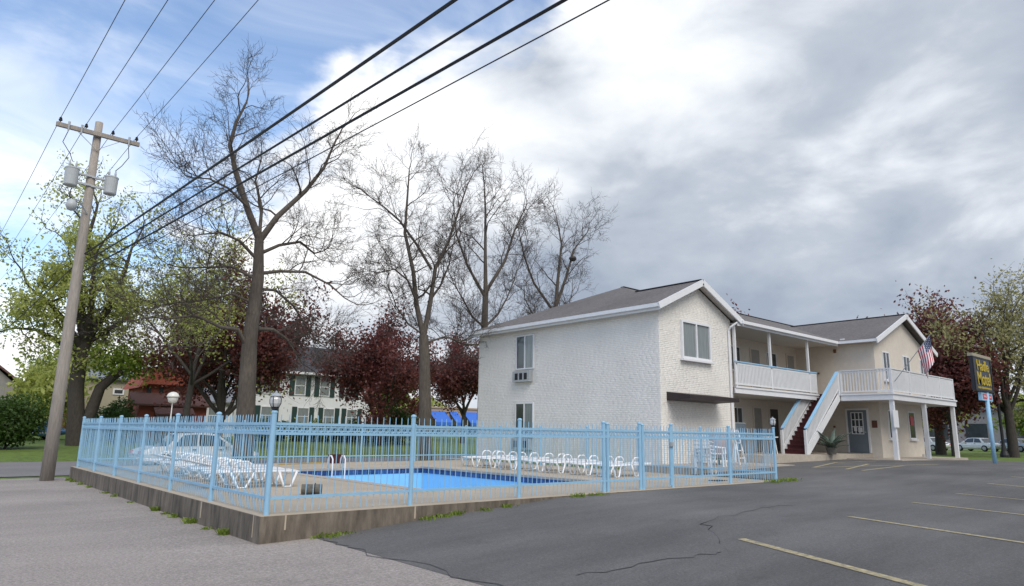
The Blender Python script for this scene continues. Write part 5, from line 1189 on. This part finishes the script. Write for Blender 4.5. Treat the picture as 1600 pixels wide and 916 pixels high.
# ------------------------------------------------------------------ vehicles
def make_car(name, loc, rz, paint_, label, cat='car', group=None, suv=False):
    t = thing(name, loc, label, cat, group, rz); L0 = Vector(loc); ORG[t] = Vector((0, 0, 0))
    st = [(-2.25, .52, .62, .70), (-2.1, .36, .80, .80), (-1.7, .25, .92, .86), (-0.9, .22, .95, .88), (0.2, .22, .95, .88), (0.9, .22, .92, .88), (1.5, .24, .84, .86), (2.05, .34, .72, .78), (2.25, .46, .58, .62)]
    vs = []; fs = []
    for (x, z0, z1, w) in st:
        for (yy, zz) in ((-w * .86, z0), (-w, z0 + .14), (-w, z0 + (z1 - z0) * .6), (-w * .90, z1), (w * .90, z1), (w, z0 + (z1 - z0) * .6), (w, z0 + .14), (w * .86, z0)): vs.append((x, yy, zz))
    for i in range(len(st) - 1):
        for j in range(8): fs.append((i * 8 + j, i * 8 + (j + 1) % 8, i * 8 + 8 + (j + 1) % 8, i * 8 + 8 + j))
    fs += [tuple(range(8)), tuple(range(len(st) * 8 - 1, len(st) * 8 - 9, -1))]
    body = MB().add(vs, fs).build('body', paint_, t, smooth=False)
    rf = 1.68 if suv else 1.45; xr = -2.0 if suv else -1.35
    g = [(xr, .90, .80), (xr + 0.5, rf - .04, .62), (0.1, rf, .62), (0.55, rf - .06, .61), (1.25, .86, .80)]
    vs = [(x, s_ * w, z) for (x, z, w) in g for s_ in (-1, 1)]; fs = [(2 * i, 2 * i + 1, 2 * i + 3, 2 * i + 2) for i in range(4)]
    MB().add(vs + [(xr, -.82, .88), (xr, .82, .88), (1.25, -.82, .85), (1.25, .82, .85)], fs + [(0, 2, 4, 6, 8, 12, 10), (1, 11, 13, 9, 7, 5, 3)]).build('cabin', paint_, t)
    for s_ in (-1, 1):
        for (a, b, c, d) in (((xr + .25, .93), (xr + .58, rf - .11), (-.25, rf - .07), (-.25, .95)), ((-.17, .95), (-.17, rf - .07), (.48, rf - .12), (1.02, .93))):
            q = []
            for (x, z) in (a, b, c, d): q.append((x, s_ * (.815 - (z - .9) * .335 + .012), z))
            MB().add(q, [(0, 1, 2, 3)]).build('side_window', M['glass'], t, fix=False)
        for x in (-.45, .55): MB().box(x, x + .18, s_ * .885 - .012, s_ * .885 + .012, .80, .83).build('door_handle', M['dark'], t)
        MB().box(-1.0, 1.0, s_ * .885 - .012, s_ * .885 + .012, .42, .46).build('side_trim', M['trim'], t)
        MB().box(0.75, .95, s_ * .95 - .08, s_ * .95 + .08, .93, 1.06).build('mirror', paint_, t)
        MB().box(2.08, 2.2, s_ * .6 - .14, s_ * .6 + .14, .56, .68).build('headlight', M['clearg'], t); MB().box(-2.24, -2.14, s_ * .62 - .12, s_ * .62 + .12, .62, .76).build('taillight', M['signred'], t)
        for x in (-1.38, 1.38):
            w = MB().lathe([(.2, -.1), (.31, -.1), (.335, -.06), (.335, .06), (.31, .1), (.2, .1)], (x, s_ * .80, .335), 20, 'y').build('wheel', M['black'], t)
            MB().lathe([(.02, .108), (.06, .112), (.2, .104), (.2, -.104), (.06, -.112), (.02, -.108)], (x, s_ * .80, .335), 14, 'y').build('rim', M['metal'], w)
    MB().add([(0.60, -.60, rf - .055), (0.60, .60, rf - .055), (1.24, .76, .90), (1.24, -.76, .90)], [(0, 1, 2, 3)]).build('windscreen', M['glass'], t, fix=False)
    MB().add([(xr + .42, -.60, rf - .08), (xr + .42, .60, rf - .08), (xr + .02, .74, .93), (xr + .02, -.74, .93)], [(3, 2, 1, 0)]).build('rear_window', M['glass'], t, fix=False)
    ORG[t] = L0; return t
make_car('parked_car', (4.75, 19.0, -0.42), 0.02, M['carwhite'], 'white car parked on the street behind the pool fence')
for i, (x, y, rz, p, lb) in enumerate(((78, 16.6, 1.2, 'carwhite', 'white car just right of the office, far across the lawn'), (84, 13.6, 1.2, 'carwhite', 'far white car between the balcony posts'), (88, 11.3, 1.2, 'silver', 'far silver car left of the blue sign post'), (93, 8.6, 1.2, 'carwhite', 'far white car right of the blue sign post'), (98, 5.5, 1.2, 'silver', 'far silver car at the right frame edge'))):
    make_car('far_car', (x, y, ground(x, y)), rz, M[p], lb, 'car', 'cars parked beyond the right lawn')
make_car('far_car', (2.3, 47.5, 0.25), 0.2, M['carblue'], 'small blue car partly hidden by the utility pole', 'car')
# street lamp beside the sign
sl = thing('street_lamp', (52.2, 3.55, 0.0), 'black street lamp with a pale head behind the motel sign', 'street lamp')
MB().lathe([(0.28, -0.2), (0.28, 0.25), (0.18, 0.5), (0.13, 0.8), (0.10, 1.0), (0.085, 4.0), (0.075, 7.4)], (52.2, 3.55, 0), 12).build('post', M['dark'], sl)
MB().tube([(52.2, 3.55, 7.3), (52.0, 3.7, 7.75), (51.6, 3.95, 7.9), (51.3, 4.1, 7.75)], 0.05, 8).build('arm', M['dark'], sl)
MB().lathe([(0.08, 0.2), (0.2, 0.1), (0.26, 0.0), (0.22, -0.12), (0.05, -0.2)], (51.25, 4.12, 7.6), 14).build('lamp_head', M['lampg'], sl, smooth=True)
slab_prism('sidewalk', [(33.5, -2.2), (41.5, -2.4), (60, -6), (60, -4.2), (41.5, -0.4), (37.2, 0.9)], -0.3, 0.13, M['walk'])

# ------------------------------------------------------------------ far woods on the horizon and a far building
rgw = np.random.default_rng(77); C = []
for k in range(220):
    a = rgw.uniform(R(-25), R(125)); d = rgw.uniform(135, 230)
    cx, cy = d * math.cos(a), d * math.sin(a); hh = rgw.uniform(5, 11); n = 320
    p = rgw.normal(0, 1, (n, 3)); p /= np.linalg.norm(p, axis=1)[:, None]; C.append(np.array([cx, cy, hh * 0.5]) + p * np.array([5, 5, hh * 0.5]) * rgw.uniform(0.6, 1.0, (n, 1)))
tag(np_object('far_woods', *leaf_quads(np.concatenate(C), 0.75, rgw), M['lyel']), 'far mixed woods along the horizon', 'woods', kind='stuff')
h = thing('far_building', (112, 15, 0), 'long low pale building beyond the parked cars at the right', 'building')
MB().box(108, 114, -18, 34, 0, 5.2).build('wall', M['greyside'], h); MB().box(107.6, 114.4, -18.4, 34.4, 5.2, 5.6).build('roof', M['greyroof'], h)
for k in range(10): MB().box(107.9, 108.01, -15 + k * 4.8, -12.4 + k * 4.8, 1.2, 3.4).build('window', M['glass'], h)
